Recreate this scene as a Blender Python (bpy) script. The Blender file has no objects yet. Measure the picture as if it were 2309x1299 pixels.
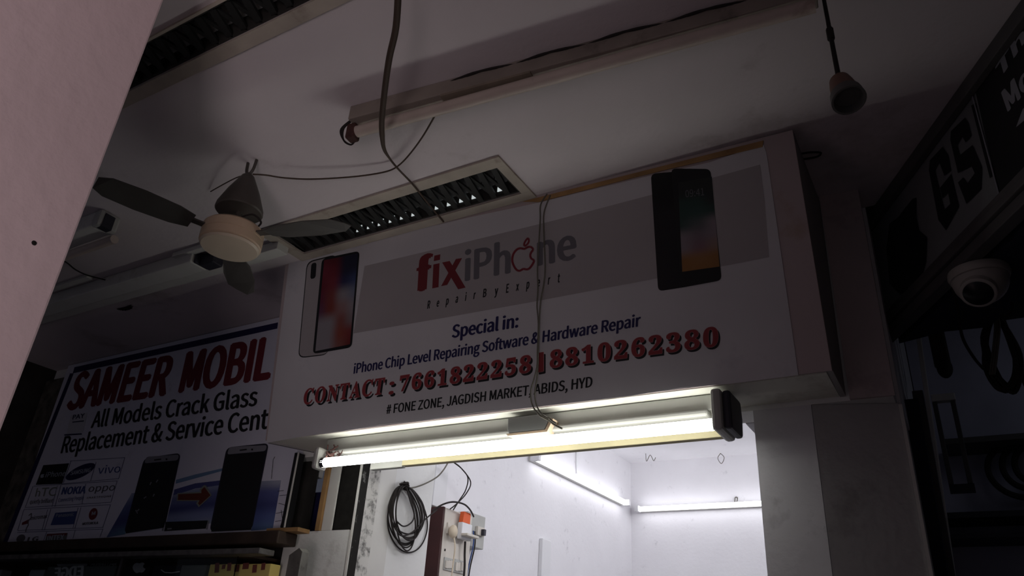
import bpy, bmesh, math, os, random
from mathutils import Vector, Matrix
random.seed(7)
scene = bpy.context.scene
COL = scene.collection
# ------------------------------------------------------------------ camera, world, exposure
W_, H_ = 2309, 1299
F_PX = 1695.634
CZ = 1.5                                  # camera height above the floor
CX, CY = W_ / 2, H_ / 2
RM = [[0.8626967705916058, 0.5021725100406842, 0.05980846236322515],
      [-0.18287232883636967, 0.42002854904814435, -0.8888946671740546],
      [-0.4714997278437996, 0.7559092459706718, 0.4541907292088571]]   # world axes in image axes (right, down, forward)
cam_d = bpy.data.cameras.new('camera')
cam_d.sensor_width = 36.0
cam_d.lens = 36.0 * F_PX / W_
cam_d.clip_start = 0.02
cam = bpy.data.objects.new('camera', cam_d)
COL.objects.link(cam)
m = Matrix((RM[0], [-v for v in RM[1]], [-v for v in RM[2]])).transposed().to_4x4()
m.translation = (0, 0, CZ)
cam.matrix_world = m
scene.camera = cam

world = bpy.data.worlds.new('world')
scene.world = world
world.use_nodes = True
bgn = world.node_tree.nodes['Background']
bgn.inputs[0].default_value = (0.72, 0.76, 1.0, 1)
bgn.inputs[1].default_value = 0.05
vs = scene.view_settings
vs.view_transform = 'Standard'
vs.look = 'None'
vs.gamma = 1.0
vs.exposure = 0.0
vs.use_curve_mapping = False

def area(name, loc, target, size, size_y, power, color):
    l = bpy.data.lights.new(name, 'AREA')
    l.shape = 'RECTANGLE'; l.size = size; l.size_y = size_y; l.energy = power; l.color = color
    o = bpy.data.objects.new(name, l); COL.objects.link(o)
    o.location = loc
    d = Vector(target) - Vector(loc)
    o.rotation_euler = d.to_track_quat('-Z', 'Y').to_euler()
    return o
# overcast daylight that enters the arcade from the street side
day = area('street_daylight', (0.45, -1.0, 1.0), (-0.55, -0.62, 1.47), 0.9, 0.9, 15.5, (1.0, 0.85, 0.87))
day.data.spread = math.radians(130)
# unseen fill lights added to even out the brightness of the shop walls
area('shop_right_fill', (-.23, 3.2, 2.6), (-1.9, 3.0, 2.2), 1.6, .1, 15.5, (.97, .97, 1))
area('shop_door_fill', (-1.0, 1.90, 2.6), (-1.2, 4.0, 2.2), 1.2, .1, 6.0, (.97, .97, 1))
area('right_shop_fill', (.75, 2.1, 2.45), (.7, 2.7, 1.9), .5, .3, .22, (.8, .85, 1.0))  # weak fill light added to lift the dark right shop
TUBE_L, ROOM_L = 11.0, 8.0

# ------------------------------------------------------------------ pixel rays (photo frame 2309 x 1299) on real planes
def ray(u, v):
    c = ((u - CX) / F_PX, (v - CY) / F_PX, 1.0)
    return Vector([sum(RM[k][i] * c[k] for k in range(3)) for i in range(3)])
def atz(u, v, z):
    r = ray(u, v); p = r * ((z - CZ) / r.z); return Vector((p.x, p.y, z))
def aty(u, v, y):
    r = ray(u, v); p = r * (y / r.y); return Vector((p.x, y, p.z + CZ))
def atx(u, v, x):
    r = ray(u, v); p = r * (x / r.x); return Vector((x, p.y, p.z + CZ))
def plane(p0, n):
    p0 = Vector(p0); n = Vector(n).normalized()
    def f(u, v, off=0.0):
        r = ray(u, v); o = Vector((0, 0, CZ))
        return o + r * ((n.dot(p0 - o) + off) / n.dot(r))
    f.n = n; f.p0 = p0
    return f

# ------------------------------------------------------------------ materials
MATS = {}
def mat(name, col, rough=0.7, metal=0.0, noise=0.0, scale=8.0, dirt=None, dirt_amt=0.0, dirt_scale=3.0, bump=0.0, bscale=60.0, spec=0.3):
    if name in MATS: return MATS[name]
    mt = bpy.data.materials.new(name); mt.use_nodes = True
    nt = mt.node_tree; N = nt.nodes; L = nt.links
    b = N['Principled BSDF']
    b.inputs['Roughness'].default_value = rough
    b.inputs['Metallic'].default_value = metal
    b.inputs['Specular IOR Level'].default_value = spec
    c = (*col, 1)
    b.inputs['Base Color'].default_value = c
    tc = N.new('ShaderNodeTexCoord')
    last = None
    if noise:
        nz = N.new('ShaderNodeTexNoise'); nz.inputs['Scale'].default_value = scale; nz.inputs['Detail'].default_value = 6
        L.new(tc.outputs['Object'], nz.inputs['Vector'])
        r = N.new('ShaderNodeValToRGB')
        r.color_ramp.elements[0].position = 0.3; r.color_ramp.elements[1].position = 0.7
        r.color_ramp.elements[0].color = (*[x * (1 - noise) for x in col], 1)
        r.color_ramp.elements[1].color = (*[min(1, x * (1 + noise * .6)) for x in col], 1)
        L.new(nz.outputs['Fac'], r.inputs['Fac']); last = r.outputs['Color']
    if dirt:
        nz = N.new('ShaderNodeTexNoise'); nz.inputs['Scale'].default_value = dirt_scale; nz.inputs['Detail'].default_value = 9
        nz.inputs['Roughness'].default_value = .65
        L.new(tc.outputs['Object'], nz.inputs['Vector'])
        r = N.new('ShaderNodeValToRGB')
        r.color_ramp.elements[0].position = 0.62 - dirt_amt * .4; r.color_ramp.elements[1].position = 0.8 - dirt_amt * .3
        r.color_ramp.elements[0].color = (0, 0, 0, 1); r.color_ramp.elements[1].color = (1, 1, 1, 1)
        L.new(nz.outputs['Fac'], r.inputs['Fac'])
        mx = N.new('ShaderNodeMixRGB'); mx.inputs[2].default_value = (*dirt, 1)
        if last: L.new(last, mx.inputs[1])
        else: mx.inputs[1].default_value = c
        L.new(r.outputs['Color'], mx.inputs[0]); last = mx.outputs[0]
    if last: L.new(last, b.inputs['Base Color'])
    if bump:
        nz = N.new('ShaderNodeTexNoise'); nz.inputs['Scale'].default_value = bscale; nz.inputs['Detail'].default_value = 5
        L.new(tc.outputs['Object'], nz.inputs['Vector'])
        bp = N.new('ShaderNodeBump'); bp.inputs['Strength'].default_value = bump; bp.inputs['Distance'].default_value = .01
        L.new(nz.outputs['Fac'], bp.inputs['Height']); L.new(bp.outputs[0], b.inputs['Normal'])
    MATS[name] = mt
    return mt
def emit(name, col, strength):
    if name in MATS: return MATS[name]
    mt = bpy.data.materials.new(name); mt.use_nodes = True
    nt = mt.node_tree; nt.nodes.clear()
    e = nt.nodes.new('ShaderNodeEmission'); e.inputs[0].default_value = (*col, 1); e.inputs[1].default_value = strength
    o = nt.nodes.new('ShaderNodeOutputMaterial'); nt.links.new(e.outputs[0], o.inputs[0])
    MATS[name] = mt
    return mt
def ink_mat():
    mt = bpy.data.materials.new('printed_picture'); mt.use_nodes = True
    nt = mt.node_tree; a = nt.nodes.new('ShaderNodeAttribute'); a.attribute_name = 'ink'
    b = nt.nodes['Principled BSDF']; b.inputs['Roughness'].default_value = .6
    nt.links.new(a.outputs['Color'], b.inputs['Base Color'])
    return mt
INK = ink_mat()

M_ceil = mat('ceiling_paint', (.62, .56, .58), .9, noise=.06, scale=2.5, dirt=(.3, .26, .25), dirt_amt=.06, dirt_scale=2.2, bump=.15, bscale=45)
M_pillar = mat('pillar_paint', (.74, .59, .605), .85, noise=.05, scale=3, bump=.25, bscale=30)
M_white_wall = mat('white_distemper', (.72, .72, .71), .9, noise=.04, scale=4, dirt=(.32, .30, .27), dirt_amt=.03, dirt_scale=5, bump=.2, bscale=40)
M_room = mat('room_paint', (.76, .75, .78), .9, noise=.03, scale=5, dirt=(.5, .49, .52), dirt_amt=.0, dirt_scale=14, bump=.1, bscale=50)
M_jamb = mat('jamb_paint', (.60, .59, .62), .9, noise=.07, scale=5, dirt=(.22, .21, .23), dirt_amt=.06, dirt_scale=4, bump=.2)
M_jambshade = mat('jamb_paint_shade', (.40, .395, .39), .9, noise=.08, scale=5, dirt=(.16, .15, .15), dirt_amt=.06, dirt_scale=4, bump=.2)  # darker copy of the jamb paint, puts the pilaster's shade into its colour
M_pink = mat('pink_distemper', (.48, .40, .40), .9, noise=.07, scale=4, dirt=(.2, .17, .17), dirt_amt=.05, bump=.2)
M_floor = mat('floor_stone', (.16, .15, .15), .6, noise=.2, scale=6)
M_darkwall = mat('dark_mottled_wall', (.035, .032, .03), .9, noise=.5, scale=9)  # near-black mottled base colour for the dark walls
M_brownwall = mat('mottled_brown_wall', (.10, .09, .075), .9, noise=.6, scale=22)
M_blueroom = mat('dim_blue_wall', (.45, .45, .55), .9, noise=.15, scale=6)
M_banner = mat('flex_banner', (.56, .55, .57), .55, noise=.05, scale=5, dirt=(.42, .41, .45), dirt_amt=.02, dirt_scale=5, bump=.25, bscale=3.5)
M_bannerg = mat('flex_banner_grey', (.36, .335, .34), .55, noise=.05, scale=4, bump=.25, bscale=3.5)
M_board = mat('painted_board', (.43, .36, .36), .8, noise=.07, scale=5, dirt=(.35, .26, .2), dirt_amt=.05, dirt_scale=6)
M_boardside = mat('grey_board_side', (.30, .29, .29), .8, noise=.1, scale=5)
M_soffit = mat('soffit_white', (.70, .69, .62), .75, noise=.05, scale=7, dirt=(.35, .33, .28), dirt_amt=.04, dirt_scale=5)
M_wood = mat('raw_wood', (.36, .21, .09), .75, noise=.35, scale=12)
M_batten = mat('yellowed_wood', (.46, .41, .26), .7, noise=.15, scale=9)
M_darkwood = mat('dark_wood', (.045, .03, .022), .6, noise=.4, scale=14)
M_darkred = mat('print_dark_red', (.15, .02, .025), .6)
M_red = mat('print_red', (.25, .035, .04), .6)
M_crimson = mat('print_crimson', (.17, .02, .03), .6)
M_pinkink = mat('print_pink', (.42, .20, .21), .6)
M_black = mat('print_black', (.012, .012, .014), .6)
M_blackgloss = mat('black_gloss', (.008, .008, .01), .25)
M_greyink = mat('print_grey', (.13, .125, .14), .6)
M_navy = mat('print_navy', (.018, .016, .075), .6)
M_banner2 = mat('flex_banner_blue_white', (.70, .70, .80), .6, noise=.04, scale=3, dirt=(.36, .36, .42), dirt_amt=.03, dirt_scale=5)
M_whiteink = mat('print_white', (.62, .62, .66), .6)
M_paleink = mat('print_pale', (.40, .44, .50), .6)
M_greenink = mat('print_green_grey', (.24, .27, .23), .6)
M_blueink = mat('print_blue', (.06, .09, .26), .6)
M_lineink = mat('print_line_blue', (.10, .10, .20), .6)
M_silverink = mat('print_silver', (.25, .25, .28), .5)
M_steel = mat('painted_steel_white', (.62, .61, .58), .45, noise=.06, scale=8, dirt=(.33, .30, .25), dirt_amt=.05, dirt_scale=7)
M_steeldirty = mat('dusty_fixture', (.40, .35, .30), .7, noise=.18, scale=11, dirt=(.16, .12, .09), dirt_amt=.10, dirt_scale=9)
M_tubeold = mat('dusty_tube_glass', (.50, .42, .37), .45, noise=.12, scale=14, dirt=(.25, .17, .13), dirt_amt=.05, dirt_scale=10)
M_greyplastic = mat('grey_plastic', (.42, .42, .40), .5, noise=.08, scale=10)
M_alu = mat('grey_channel', (.36, .36, .34), .45, metal=.2, noise=.08, scale=10)
M_darkcap = mat('dark_cap', (.03, .03, .04), .5)
M_rust = mat('rusty_holder', (.07, .03, .026), .8, noise=.6, scale=40)
M_cream = mat('cream_enamel', (.48, .365, .26), .4, noise=.08, scale=12)
M_creamlow = mat('cream_cap', (.47, .40, .31), .4, noise=.06, scale=12)
M_fandark = mat('fan_dark', (.07, .062, .055), .5, noise=.2, scale=12)
M_blade = mat('fan_blade', (.07, .065, .06), .5, noise=.15, scale=9)
M_cord = mat('black_cord', (.018, .014, .013), .7)
M_cordbrown = mat('brown_cord', (.06, .04, .03), .75)
M_cordgrey = mat('grey_cord', (.12, .11, .09), .7)
M_whitecord = mat('white_cord', (.6, .6, .6), .6)
M_pvc = mat('white_pvc', (.72, .72, .74), .5)
M_maroon = mat('maroon_laminate', (.045, .012, .011), .5, noise=.3, scale=10)
M_switch = mat('switch_plate', (.62, .58, .52), .5, noise=.05, scale=9, dirt=(.24, .2, .16), dirt_amt=.06, dirt_scale=12)
M_orange = mat('orange_plastic', (.72, .12, .03), .4)
M_blue = mat('blue_wire', (.03, .07, .22), .5)
M_ivory = mat('ivory_plug', (.62, .53, .40), .5)
M_tubeon = emit('tube_glow', (1, 1, .93), TUBE_L)
M_roomtube = emit('room_tube_glow', (.96, .96, 1), ROOM_L)
M_dayhole = emit('daylight_gap', (.92, 1, 1), .55)
M_grille = mat('grille_iron', (.02, .02, .02), .6, metal=.3)
M_slat = mat('slat_grey', (.72, .75, .75), .5, noise=.1, scale=14)
M_boxlit = mat('yellow_box_print', (.75, .62, .20), .5)
M_cardgrey = mat('dark_card', (.16, .175, .175), .5)
M_brass = mat('bakelite', (.17, .095, .07), .5, noise=.25, scale=30)
M_camwhite = mat('camera_white', (.34, .32, .29), .35)
M_mattblack = mat('soot', (.012, .011, .01), .95, noise=.4, scale=40)
M_gs = mat('gs_panel', (.19, .195, .20), .6, noise=.06, scale=5)
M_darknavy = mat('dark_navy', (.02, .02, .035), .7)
M_trimdark = mat('dark_trim', (.085, .08, .08), .5, noise=.15, scale=8)

# ------------------------------------------------------------------ mesh builder
class MB:
    def __init__(s): s.v = []; s.f = []; s.c = None
    def add(s, vs, fs):
        k = len(s.v); s.v += [Vector(p) for p in vs]; s.f += [tuple(i + k for i in f) for f in fs]; return s
    def box(s, a, b):
        x0, y0, z0 = [min(p, q) for p, q in zip(a, b)]; x1, y1, z1 = [max(p, q) for p, q in zip(a, b)]
        return s.add([(x0, y0, z0), (x1, y0, z0), (x1, y1, z0), (x0, y1, z0), (x0, y0, z1), (x1, y0, z1), (x1, y1, z1), (x0, y1, z1)],
                     [(0, 3, 2, 1), (4, 5, 6, 7), (0, 1, 5, 4), (1, 2, 6, 5), (2, 3, 7, 6), (3, 0, 4, 7)])
    def bar(s, p, q, w, h, up=(0, 0, 1)):
        p = Vector(p); q = Vector(q); d = (q - p).normalized(); up = Vector(up)
        sx = d.cross(up).normalized() * (w / 2); uz = sx.cross(d).normalized() * (h / 2)
        vs = [p - sx - uz, p + sx - uz, p + sx + uz, p - sx + uz, q - sx - uz, q + sx - uz, q + sx + uz, q - sx + uz]
        return s.add(vs, [(0, 3, 2, 1), (4, 5, 6, 7), (0, 1, 5, 4), (1, 2, 6, 5), (2, 3, 7, 6), (3, 0, 4, 7)])
    def prism(s, pts, ext):
        n = len(pts); e = Vector(ext); pts = [Vector(p) for p in pts]
        nn = Vector()
        for i in range(n): nn += pts[i].cross(pts[(i + 1) % n])
        if nn.dot(e) > 0: pts = pts[::-1]
        vs = pts + [p + e for p in pts]
        fs = [tuple(range(n)), tuple(range(2 * n - 1, n - 1, -1))] + [((i + 1) % n, i, n + i, n + (i + 1) % n) for i in range(n)]
        return s.add(vs, fs)
    def tube(s, pts, r, n=8, cap=True):
        pts = [Vector(p) for p in pts]; rr = r if isinstance(r, (list, tuple)) else [r] * len(pts)
        k = len(s.v); a = None; prev = None
        for i, p in enumerate(pts):
            d = (pts[min(i + 1, len(pts) - 1)] - pts[max(i - 1, 0)])
            if d.length < 1e-9: d = Vector((0, 0, 1))
            d.normalize()
            if a is None:
                a = d.orthogonal().normalized()
            else:
                a = (a - d * a.dot(d)); a = a.normalized() if a.length > 1e-6 else d.orthogonal().normalized()
            b = d.cross(a)
            for j in range(n):
                t = 2 * math.pi * j / n
                s.v.append(p + (a * math.cos(t) + b * math.sin(t)) * rr[i])
        for i in range(len(pts) - 1):
            for j in range(n):
                s.f.append((k + i * n + j, k + i * n + (j + 1) % n, k + (i + 1) * n + (j + 1) % n, k + (i + 1) * n + j))
        if cap:
            s.f.append(tuple(k + j for j in reversed(range(n)))); q = k + (len(pts) - 1) * n
            s.f.append(tuple(q + j for j in range(n)))
        return s
    def lathe(s, prof, o, axis=(0, 0, 1), n=32):
        ax = Vector(axis).normalized(); o = Vector(o)
        return s.tube2([o + ax * h for h, r in prof], [max(r, 1e-5) for h, r in prof], ax, n)
    def tube2(s, pts, rr, ax, n):
        k = len(s.v); a = ax.orthogonal().normalized(); b = ax.cross(a)
        for p, r in zip(pts, rr):
            for j in range(n):
                t = 2 * math.pi * j / n; s.v.append(p + (a * math.cos(t) + b * math.sin(t)) * r)
        for i in range(len(pts) - 1):
            for j in range(n):
                s.f.append((k + i * n + j, k + i * n + (j + 1) % n, k + (i + 1) * n + (j + 1) % n, k + (i + 1) * n + j))
        s.f.append(tuple(k + j for j in reversed(range(n)))); q = k + (len(pts) - 1) * n
        s.f.append(tuple(q + j for j in range(n)))
        return s
def mesh_obj(name, mb, material, parent=None, smooth=False, bevel=0.0):
    me = bpy.data.meshes.new(name)
    me.from_pydata([tuple(p) for p in mb.v], [], mb.f)
    if mb.c:
        at = me.color_attributes.new('ink', 'FLOAT_COLOR', 'POINT')
        for i, c in enumerate(mb.c): at.data[i].color = (*c, 1)
    me.validate(); me.update()
    if smooth:
        for p in me.polygons: p.use_smooth = True
        try: me.set_sharp_from_angle(angle=math.radians(40))
        except Exception: pass
    me.materials.append(material)
    o = bpy.data.objects.new(name, me); COL.objects.link(o)
    if parent is not None:
        o.parent = parent
        o.matrix_parent_inverse = Matrix.Translation(-Vector(root_loc(parent)))
    if bevel:
        bv = o.modifiers.new('bevel', 'BEVEL'); bv.width = bevel; bv.segments = 2; bv.limit_method = 'ANGLE'
    return o
def root_loc(p):
    l = Vector((0, 0, 0))
    if p.type == 'EMPTY': l = Vector(p.location)
    return l if not (p.parent and p.type != 'EMPTY') else Vector((0, 0, 0))
def thing(name, label, cat, loc, group=None):
    o = bpy.data.objects.new(name, None); o.empty_display_size = .05; COL.objects.link(o); o.location = loc
    o['label'] = label; o['category'] = cat
    if group: o['group'] = group
    return o
def tag(o, label, cat, group=None):
    o['label'] = label; o['category'] = cat
    if group: o['group'] = group
    return o
def struct(name, mb, material, label=None, **k):
    o = mesh_obj(name, mb, material, **k); o['kind'] = 'structure'
    if label: o['label'] = label
    return o
def sub(parent, name, mb, material, label=None, **k):
    # child of a part (or of a mesh thing)
    o = mesh_obj(name, mb, material, None, **k); o.parent = parent
    if parent.parent is not None and parent.parent.type == 'EMPTY':
        o.matrix_parent_inverse = Matrix.Identity(4)
    if label: o['label'] = label
    return o

# ------------------------------------------------------------------ lettering
FDIR = os.path.join(bpy.utils.resource_path('LOCAL'), 'datafiles', 'fonts')
_fonts = {}
def font(name):
    if name is None: return None
    if name not in _fonts:
        try: _fonts[name] = bpy.data.fonts.load(os.path.join(FDIR, name))
        except Exception: _fonts[name] = None
    return _fonts[name]
SERIF = 'NotoSansMath-Regular.woff2'
CJK = 'Noto Sans CJK Regular.woff2'
def serif(s):
    if font(SERIF) is None: return s
    out = ''
    for ch in s:
        if ch.isdigit(): out += chr(0x1D7CE + int(ch))
        elif 'A' <= ch <= 'Z': out += chr(0x1D400 + ord(ch) - 65)
        else: out += ch
    return out
def text2d(body, fnt=None, offset=0.0, spacing=1.0):
    c = bpy.data.curves.new('lettering_source', 'FONT'); c.body = body; c.size = 1; c.offset = offset; c.space_character = spacing
    c.resolution_u = 4
    f = font(fnt)
    if f: c.font = f
    o = bpy.data.objects.new('lettering_source', c); COL.objects.link(o)
    dg = bpy.context.evaluated_depsgraph_get()
    me = bpy.data.meshes.new_from_object(o.evaluated_get(dg))
    vs = [(v.co.x, v.co.y) for v in me.vertices]; fs = [tuple(p.vertices) for p in me.polygons]
    bpy.data.objects.remove(o); bpy.data.curves.remove(c); bpy.data.meshes.remove(me)
    return vs, fs
def letter(mb, pl, body, BL, BR, TL, off, fnt=None, bold=0.0, spacing=1.0, mirror=False, shift=(0, 0), bbox_from=None):
    vs, fs = text2d(body, fnt, 0.0, spacing)
    ref = vs
    x0 = min(p[0] for p in ref); x1 = max(p[0] for p in ref); y1 = max(p[1] for p in ref)
    a = pl(BL[0] + shift[0], BL[1] + shift[1], off); b = pl(BR[0] + shift[0], BR[1] + shift[1], off); t = pl(TL[0] + shift[0], TL[1] + shift[1], off)
    ux = (b - a) / (x1 - x0); uy = (t - a) / y1
    n = ux.cross(uy)
    flip = n.dot(pl.n) < 0
    if mirror: flip = not flip
    w = bold * y1                       # heavier strokes: the glyph is overprinted with small shifts
    steps = [(0, 0)] if not bold else [(w * cx_, w * cy_) for cx_, cy_ in ((-1, 0), (1, 0), (-.45, .3), (.45, .3), (-.45, -.3), (.45, -.3), (0, .4), (0, -.4))]
    if bbox_from: steps = [(w * math.cos(t * math.pi / 5), w * math.sin(t * math.pi / 5)) for t in range(10)] + [(0, 0)]
    sx = 1 - 2 * abs(w) / (x1 - x0)
    for k_, (dx, dy) in enumerate(steps):
        P = []
        for x, y in vs:
            q = (x1 - x) if mirror else (x - x0)
            P.append(a + ux * (q * (sx if not bbox_from else 1) + (w if not bbox_from else 0) + dx) + uy * (y + dy) + pl.n * (k_ * 4e-6))
        mb.add(P, [f[::-1] if flip else f for f in fs])
    return mb
def poly(mb, pl, pts, off, thick=0.0):
    P = [pl(u, v, off) for u, v in pts]
    n = Vector()
    for i in range(len(P)): n += (P[i] - P[0]).cross(P[(i + 1) % len(P)] - P[0])
    if n.dot(pl.n) < 0: P = P[::-1]
    mb.add(P, [tuple(range(len(P)))])
    return mb
def stroke(mb, pl, a, b, w, off):
    (x0, y0), (x1, y1) = a, b
    dx, dy = x1 - x0, y1 - y0; l = math.hypot(dx, dy) or 1; nx, ny = -dy / l * w / 2, dx / l * w / 2
    return poly(mb, pl, [(x0 + nx, y0 + ny), (x1 + nx, y1 + ny), (x1 - nx, y1 - ny), (x0 - nx, y0 - ny)], off)
def strokes(mb, pl, pts, w, off, closed=False):
    q = pts + [pts[0]] if closed else pts
    for a, b in zip(q, q[1:]): stroke(mb, pl, a, b, w, off)
    return mb
def smooth_px(pts, n=6, closed=False):
    # Catmull-Rom through the points
    P = [Vector(p) for p in pts]; out = []
    N = len(P)
    rng = range(N) if closed else range(N - 1)
    for i in rng:
        g = (lambda j: P[j % N]) if closed else (lambda j: P[max(0, min(N - 1, j))])
        p0, p1, p2, p3 = g(i - 1), g(i), g(i + 1), g(i + 2)
        for k in range(n):
            t = k / n
            out.append(.5 * ((2 * p1) + (p2 - p0) * t + (2 * p0 - 5 * p1 + 4 * p2 - p3) * t * t + (3 * p1 - p0 - 3 * p2 + p3) * t ** 3))
    if not closed: out.append(P[-1])
    return out
def round_quad(q, r, n=5):
    out = []
    for i in range(4):
        p = Vector(q[i]); a = (Vector(q[i - 1]) - p); b = (Vector(q[(i + 1) % 4]) - p)
        ra = min(r, a.length * .45); rb = min(r, b.length * .45)
        A = p + a.normalized() * ra; B = p + b.normalized() * rb
        for k in range(n + 1):
            t = k / n; out.append(tuple((1 - t) ** 2 * A + 2 * t * (1 - t) * p + t * t * B))
    return out
def picture(pl, quad, table, off, nx=14, ny=24, ink=1.0):
    # quad px: TL TR BR BL ; table rows of linear colours, bilinearly blended
    mb = MB(); mb.c = []
    P = [pl(u, v, off) for u, v in quad]
    R_, C_ = len(table), len(table[0])
    for j in range(ny + 1):
        for i in range(nx + 1):
            s, t = i / nx, j / ny
            mb.v.append((P[0] * (1 - s) + P[1] * s) * (1 - t) + (P[3] * (1 - s) + P[2] * s) * t)
            x = s * (C_ - 1); y = t * (R_ - 1); ix = min(int(x), C_ - 2); iy = min(int(y), R_ - 2); fx, fy = x - ix, y - iy
            fx = fx * fx * (3 - 2 * fx); fy = fy * fy * (3 - 2 * fy)
            col = [sum(w * table[iy + b][ix + a][k] for a, b, w in ((0, 0, (1 - fx) * (1 - fy)), (1, 0, fx * (1 - fy)), (0, 1, (1 - fx) * fy), (1, 1, fx * fy))) for k in range(3)]
            mb.c.append([c_ * ink for c_ in col])
    for j in range(ny):
        for i in range(nx):
            a = j * (nx + 1) + i
            mb.f.append((a, a + nx + 1, a + nx + 2, a + 1))
    return mb

ZC = 2.635          # arcade ceiling
ZS = 2.10           # underside of the sign box
YW = 1.77           # shop-front wall
# ================================================================== setting
# floor
mb = MB(); mb.box((-5.5, -1.6, -.06), (2.2, 5.0, 0)); struct('floor', mb, M_floor)
# grille slots in the ceiling (x0,x1,y0,y1)
S1 = (-1.66, -.872, 1.288, 1.414)
S2 = (-1.75, -.80, .592, .672)
XL, XR, Y0, Y1 = -3.6, 1.6, -.35, 1.86
mb = MB()
T = .10
def ceil_box(x0, x1, y0, y1): mb.box((x0, y0, ZC), (x1, y1, ZC + T))
ceil_box(XL, XR, Y0, S2[2])
ceil_box(XL, S2[0], S2[2], S2[3]); ceil_box(S2[1], XR, S2[2], S2[3])
ceil_box(XL, XR, S2[3], S1[2])
ceil_box(XL, S1[0], S1[2], S1[3]); ceil_box(S1[1], XR, S1[2], S1[3])
ceil_box(XL, XR, S1[3], Y1)
struct('ceiling', mb, M_ceil, 'dusty pinkish plaster ceiling of the arcade')
# left foreground pillar
mb = MB(); mb.box((-1.35, .02, 0), (-1.0, .4533, ZC)); struct('pillar', mb, M_pillar, 'pale pink plastered pillar at the left edge', bevel=.004)
pm = atx(77, 548, -1.0)
mb = MB(); mb.lathe([(0, .0035), (.0012, .0025), (.002, .0005)], pm, (1, 0, 0), 10)
o = mesh_obj('nail_hole_mark', mb, M_mattblack); tag(o, 'small dark spot on the pink pillar face', 'spot')
# left side wall
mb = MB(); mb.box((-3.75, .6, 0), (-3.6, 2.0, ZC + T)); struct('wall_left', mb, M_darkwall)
# shop front wall : over the door, left of it, right pilaster
XJ0, XJ1 = -1.61, -.404
mb = MB(); mb.box((-3.6, YW, ZS - .01), (XJ0, YW + .09, ZC)); mb.box((XJ0, YW, ZS - .01), (-.1, YW + .09, 2.86))
struct('wall_front', mb, M_white_wall)
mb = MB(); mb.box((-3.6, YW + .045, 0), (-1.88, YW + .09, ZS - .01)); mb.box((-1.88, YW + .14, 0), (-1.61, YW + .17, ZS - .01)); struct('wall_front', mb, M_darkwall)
mb = MB(); mb.box((-1.885, YW, 0), (XJ0 - .012, YW + .139, 1.852)); struct('wall_front', mb, M_white_wall, 'low white wall piece left of the doorway')
# reveal on the left of the doorway, step, inner walls
mb = MB(); mb.box((XJ0 - .29, YW + .17, 0), (XJ0, 2.15, 2.79)); struct('wall_left', mb, M_white_wall, 'white doorway reveal with the cable coil')
XI = -1.905
mb = MB(); mb.box((XI - .1, 2.15, 0), (XI, 4.7, 2.79)); struct('wall_inner_left', mb, M_room)
mb = MB(); mb.box((XI - .1, 4.70, 0), (-.092, 4.8, 2.79)); struct('wall_inner_back', mb, M_room)
mb = MB(); mb.box((-.19, YW + .281, 0), (-.092, 4.7, 2.79)); mb.box((-.19, YW + .091, ZS - .009), (-.092, YW + .281, 2.79)); struct('wall_inner_right', mb, M_room)
mb = MB(); mb.box((XI - .1, YW + .09, 2.79), (-.092, 4.8, 2.86)); struct('ceiling', mb, M_room, 'white ceiling inside the lit shop')
mb = MB(); mb.box((-.445, YW + .09, 2.088), (-.11, 2.35, 2.115)); struct('trim_1', mb, M_jamb, 'grey soffit board over the right jamb')
# right jamb and pilaster
XC = -.272
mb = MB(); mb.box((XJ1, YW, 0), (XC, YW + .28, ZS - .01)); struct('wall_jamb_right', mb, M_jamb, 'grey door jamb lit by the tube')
mb = MB()
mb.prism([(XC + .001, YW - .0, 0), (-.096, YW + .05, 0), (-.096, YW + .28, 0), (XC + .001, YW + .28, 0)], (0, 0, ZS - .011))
struct('wall_pilaster', mb, M_jambshade, 'pilaster face right of the doorway, shade put into its paint')
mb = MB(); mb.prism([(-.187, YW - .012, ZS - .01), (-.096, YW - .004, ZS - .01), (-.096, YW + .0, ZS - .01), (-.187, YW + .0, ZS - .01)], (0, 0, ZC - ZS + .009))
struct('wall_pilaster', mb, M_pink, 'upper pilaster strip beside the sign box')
# thin pale corner edge of the pilaster
mb = MB(); mb.prism([(-.0955, YW + .045, 0), (-.088, YW + .047, 0), (-.088, YW + .09, 0), (-.0955, YW + .09, 0)], (0, 0, 2.085)); struct('trim_2', mb, M_steel, 'thin pale edge strip of the pilaster')

# ================================================================== neighbouring shop on the right (dim)
mb = MB(); mb.box((-.089, 2.75, 0), (2.2, 2.85, ZC + T)); struct('wall_right_back', mb, M_blueroom, 'dim bluish wall inside the right shop')
mb = MB(); mb.box((.62, -1.4, 0), (.74, .95, ZC)); struct('wall_right', mb, M_pink)  # unseen wall added to block light from the right
mb = MB(); mb.box((.15, -.55, 0), (.6, .34, ZC)); struct('pillar', mb, M_pink, 'added unseen block that shades the right side')  # unseen block added to keep street light off the right side
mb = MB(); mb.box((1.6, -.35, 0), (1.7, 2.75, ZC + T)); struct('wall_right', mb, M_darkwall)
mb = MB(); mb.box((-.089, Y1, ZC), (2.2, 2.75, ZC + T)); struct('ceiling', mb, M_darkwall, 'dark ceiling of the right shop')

# ================================================================== main sign box
U = Vector((0, -.144, .531)).normalized()
NS = Vector((0, -.531, -.144)).normalized()
SP = plane((0, 1.594, ZS), NS)
sx0, sx1 = -1.86, -.193
sign = thing('sign_box', 'large white boxed signboard with repair lettering and phone pictures above the doorway', 'signboard', (-1.03, YW, ZS))
q = [SP(597, 1000), SP(1876, 835), SP(1787, 293), SP(645, 586)]
q[0].z = ZS; q[1].z = ZS
mb = MB(); mb.prism(q, -NS * .012); board = mesh_obj('board', mb, M_board, sign)
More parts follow.
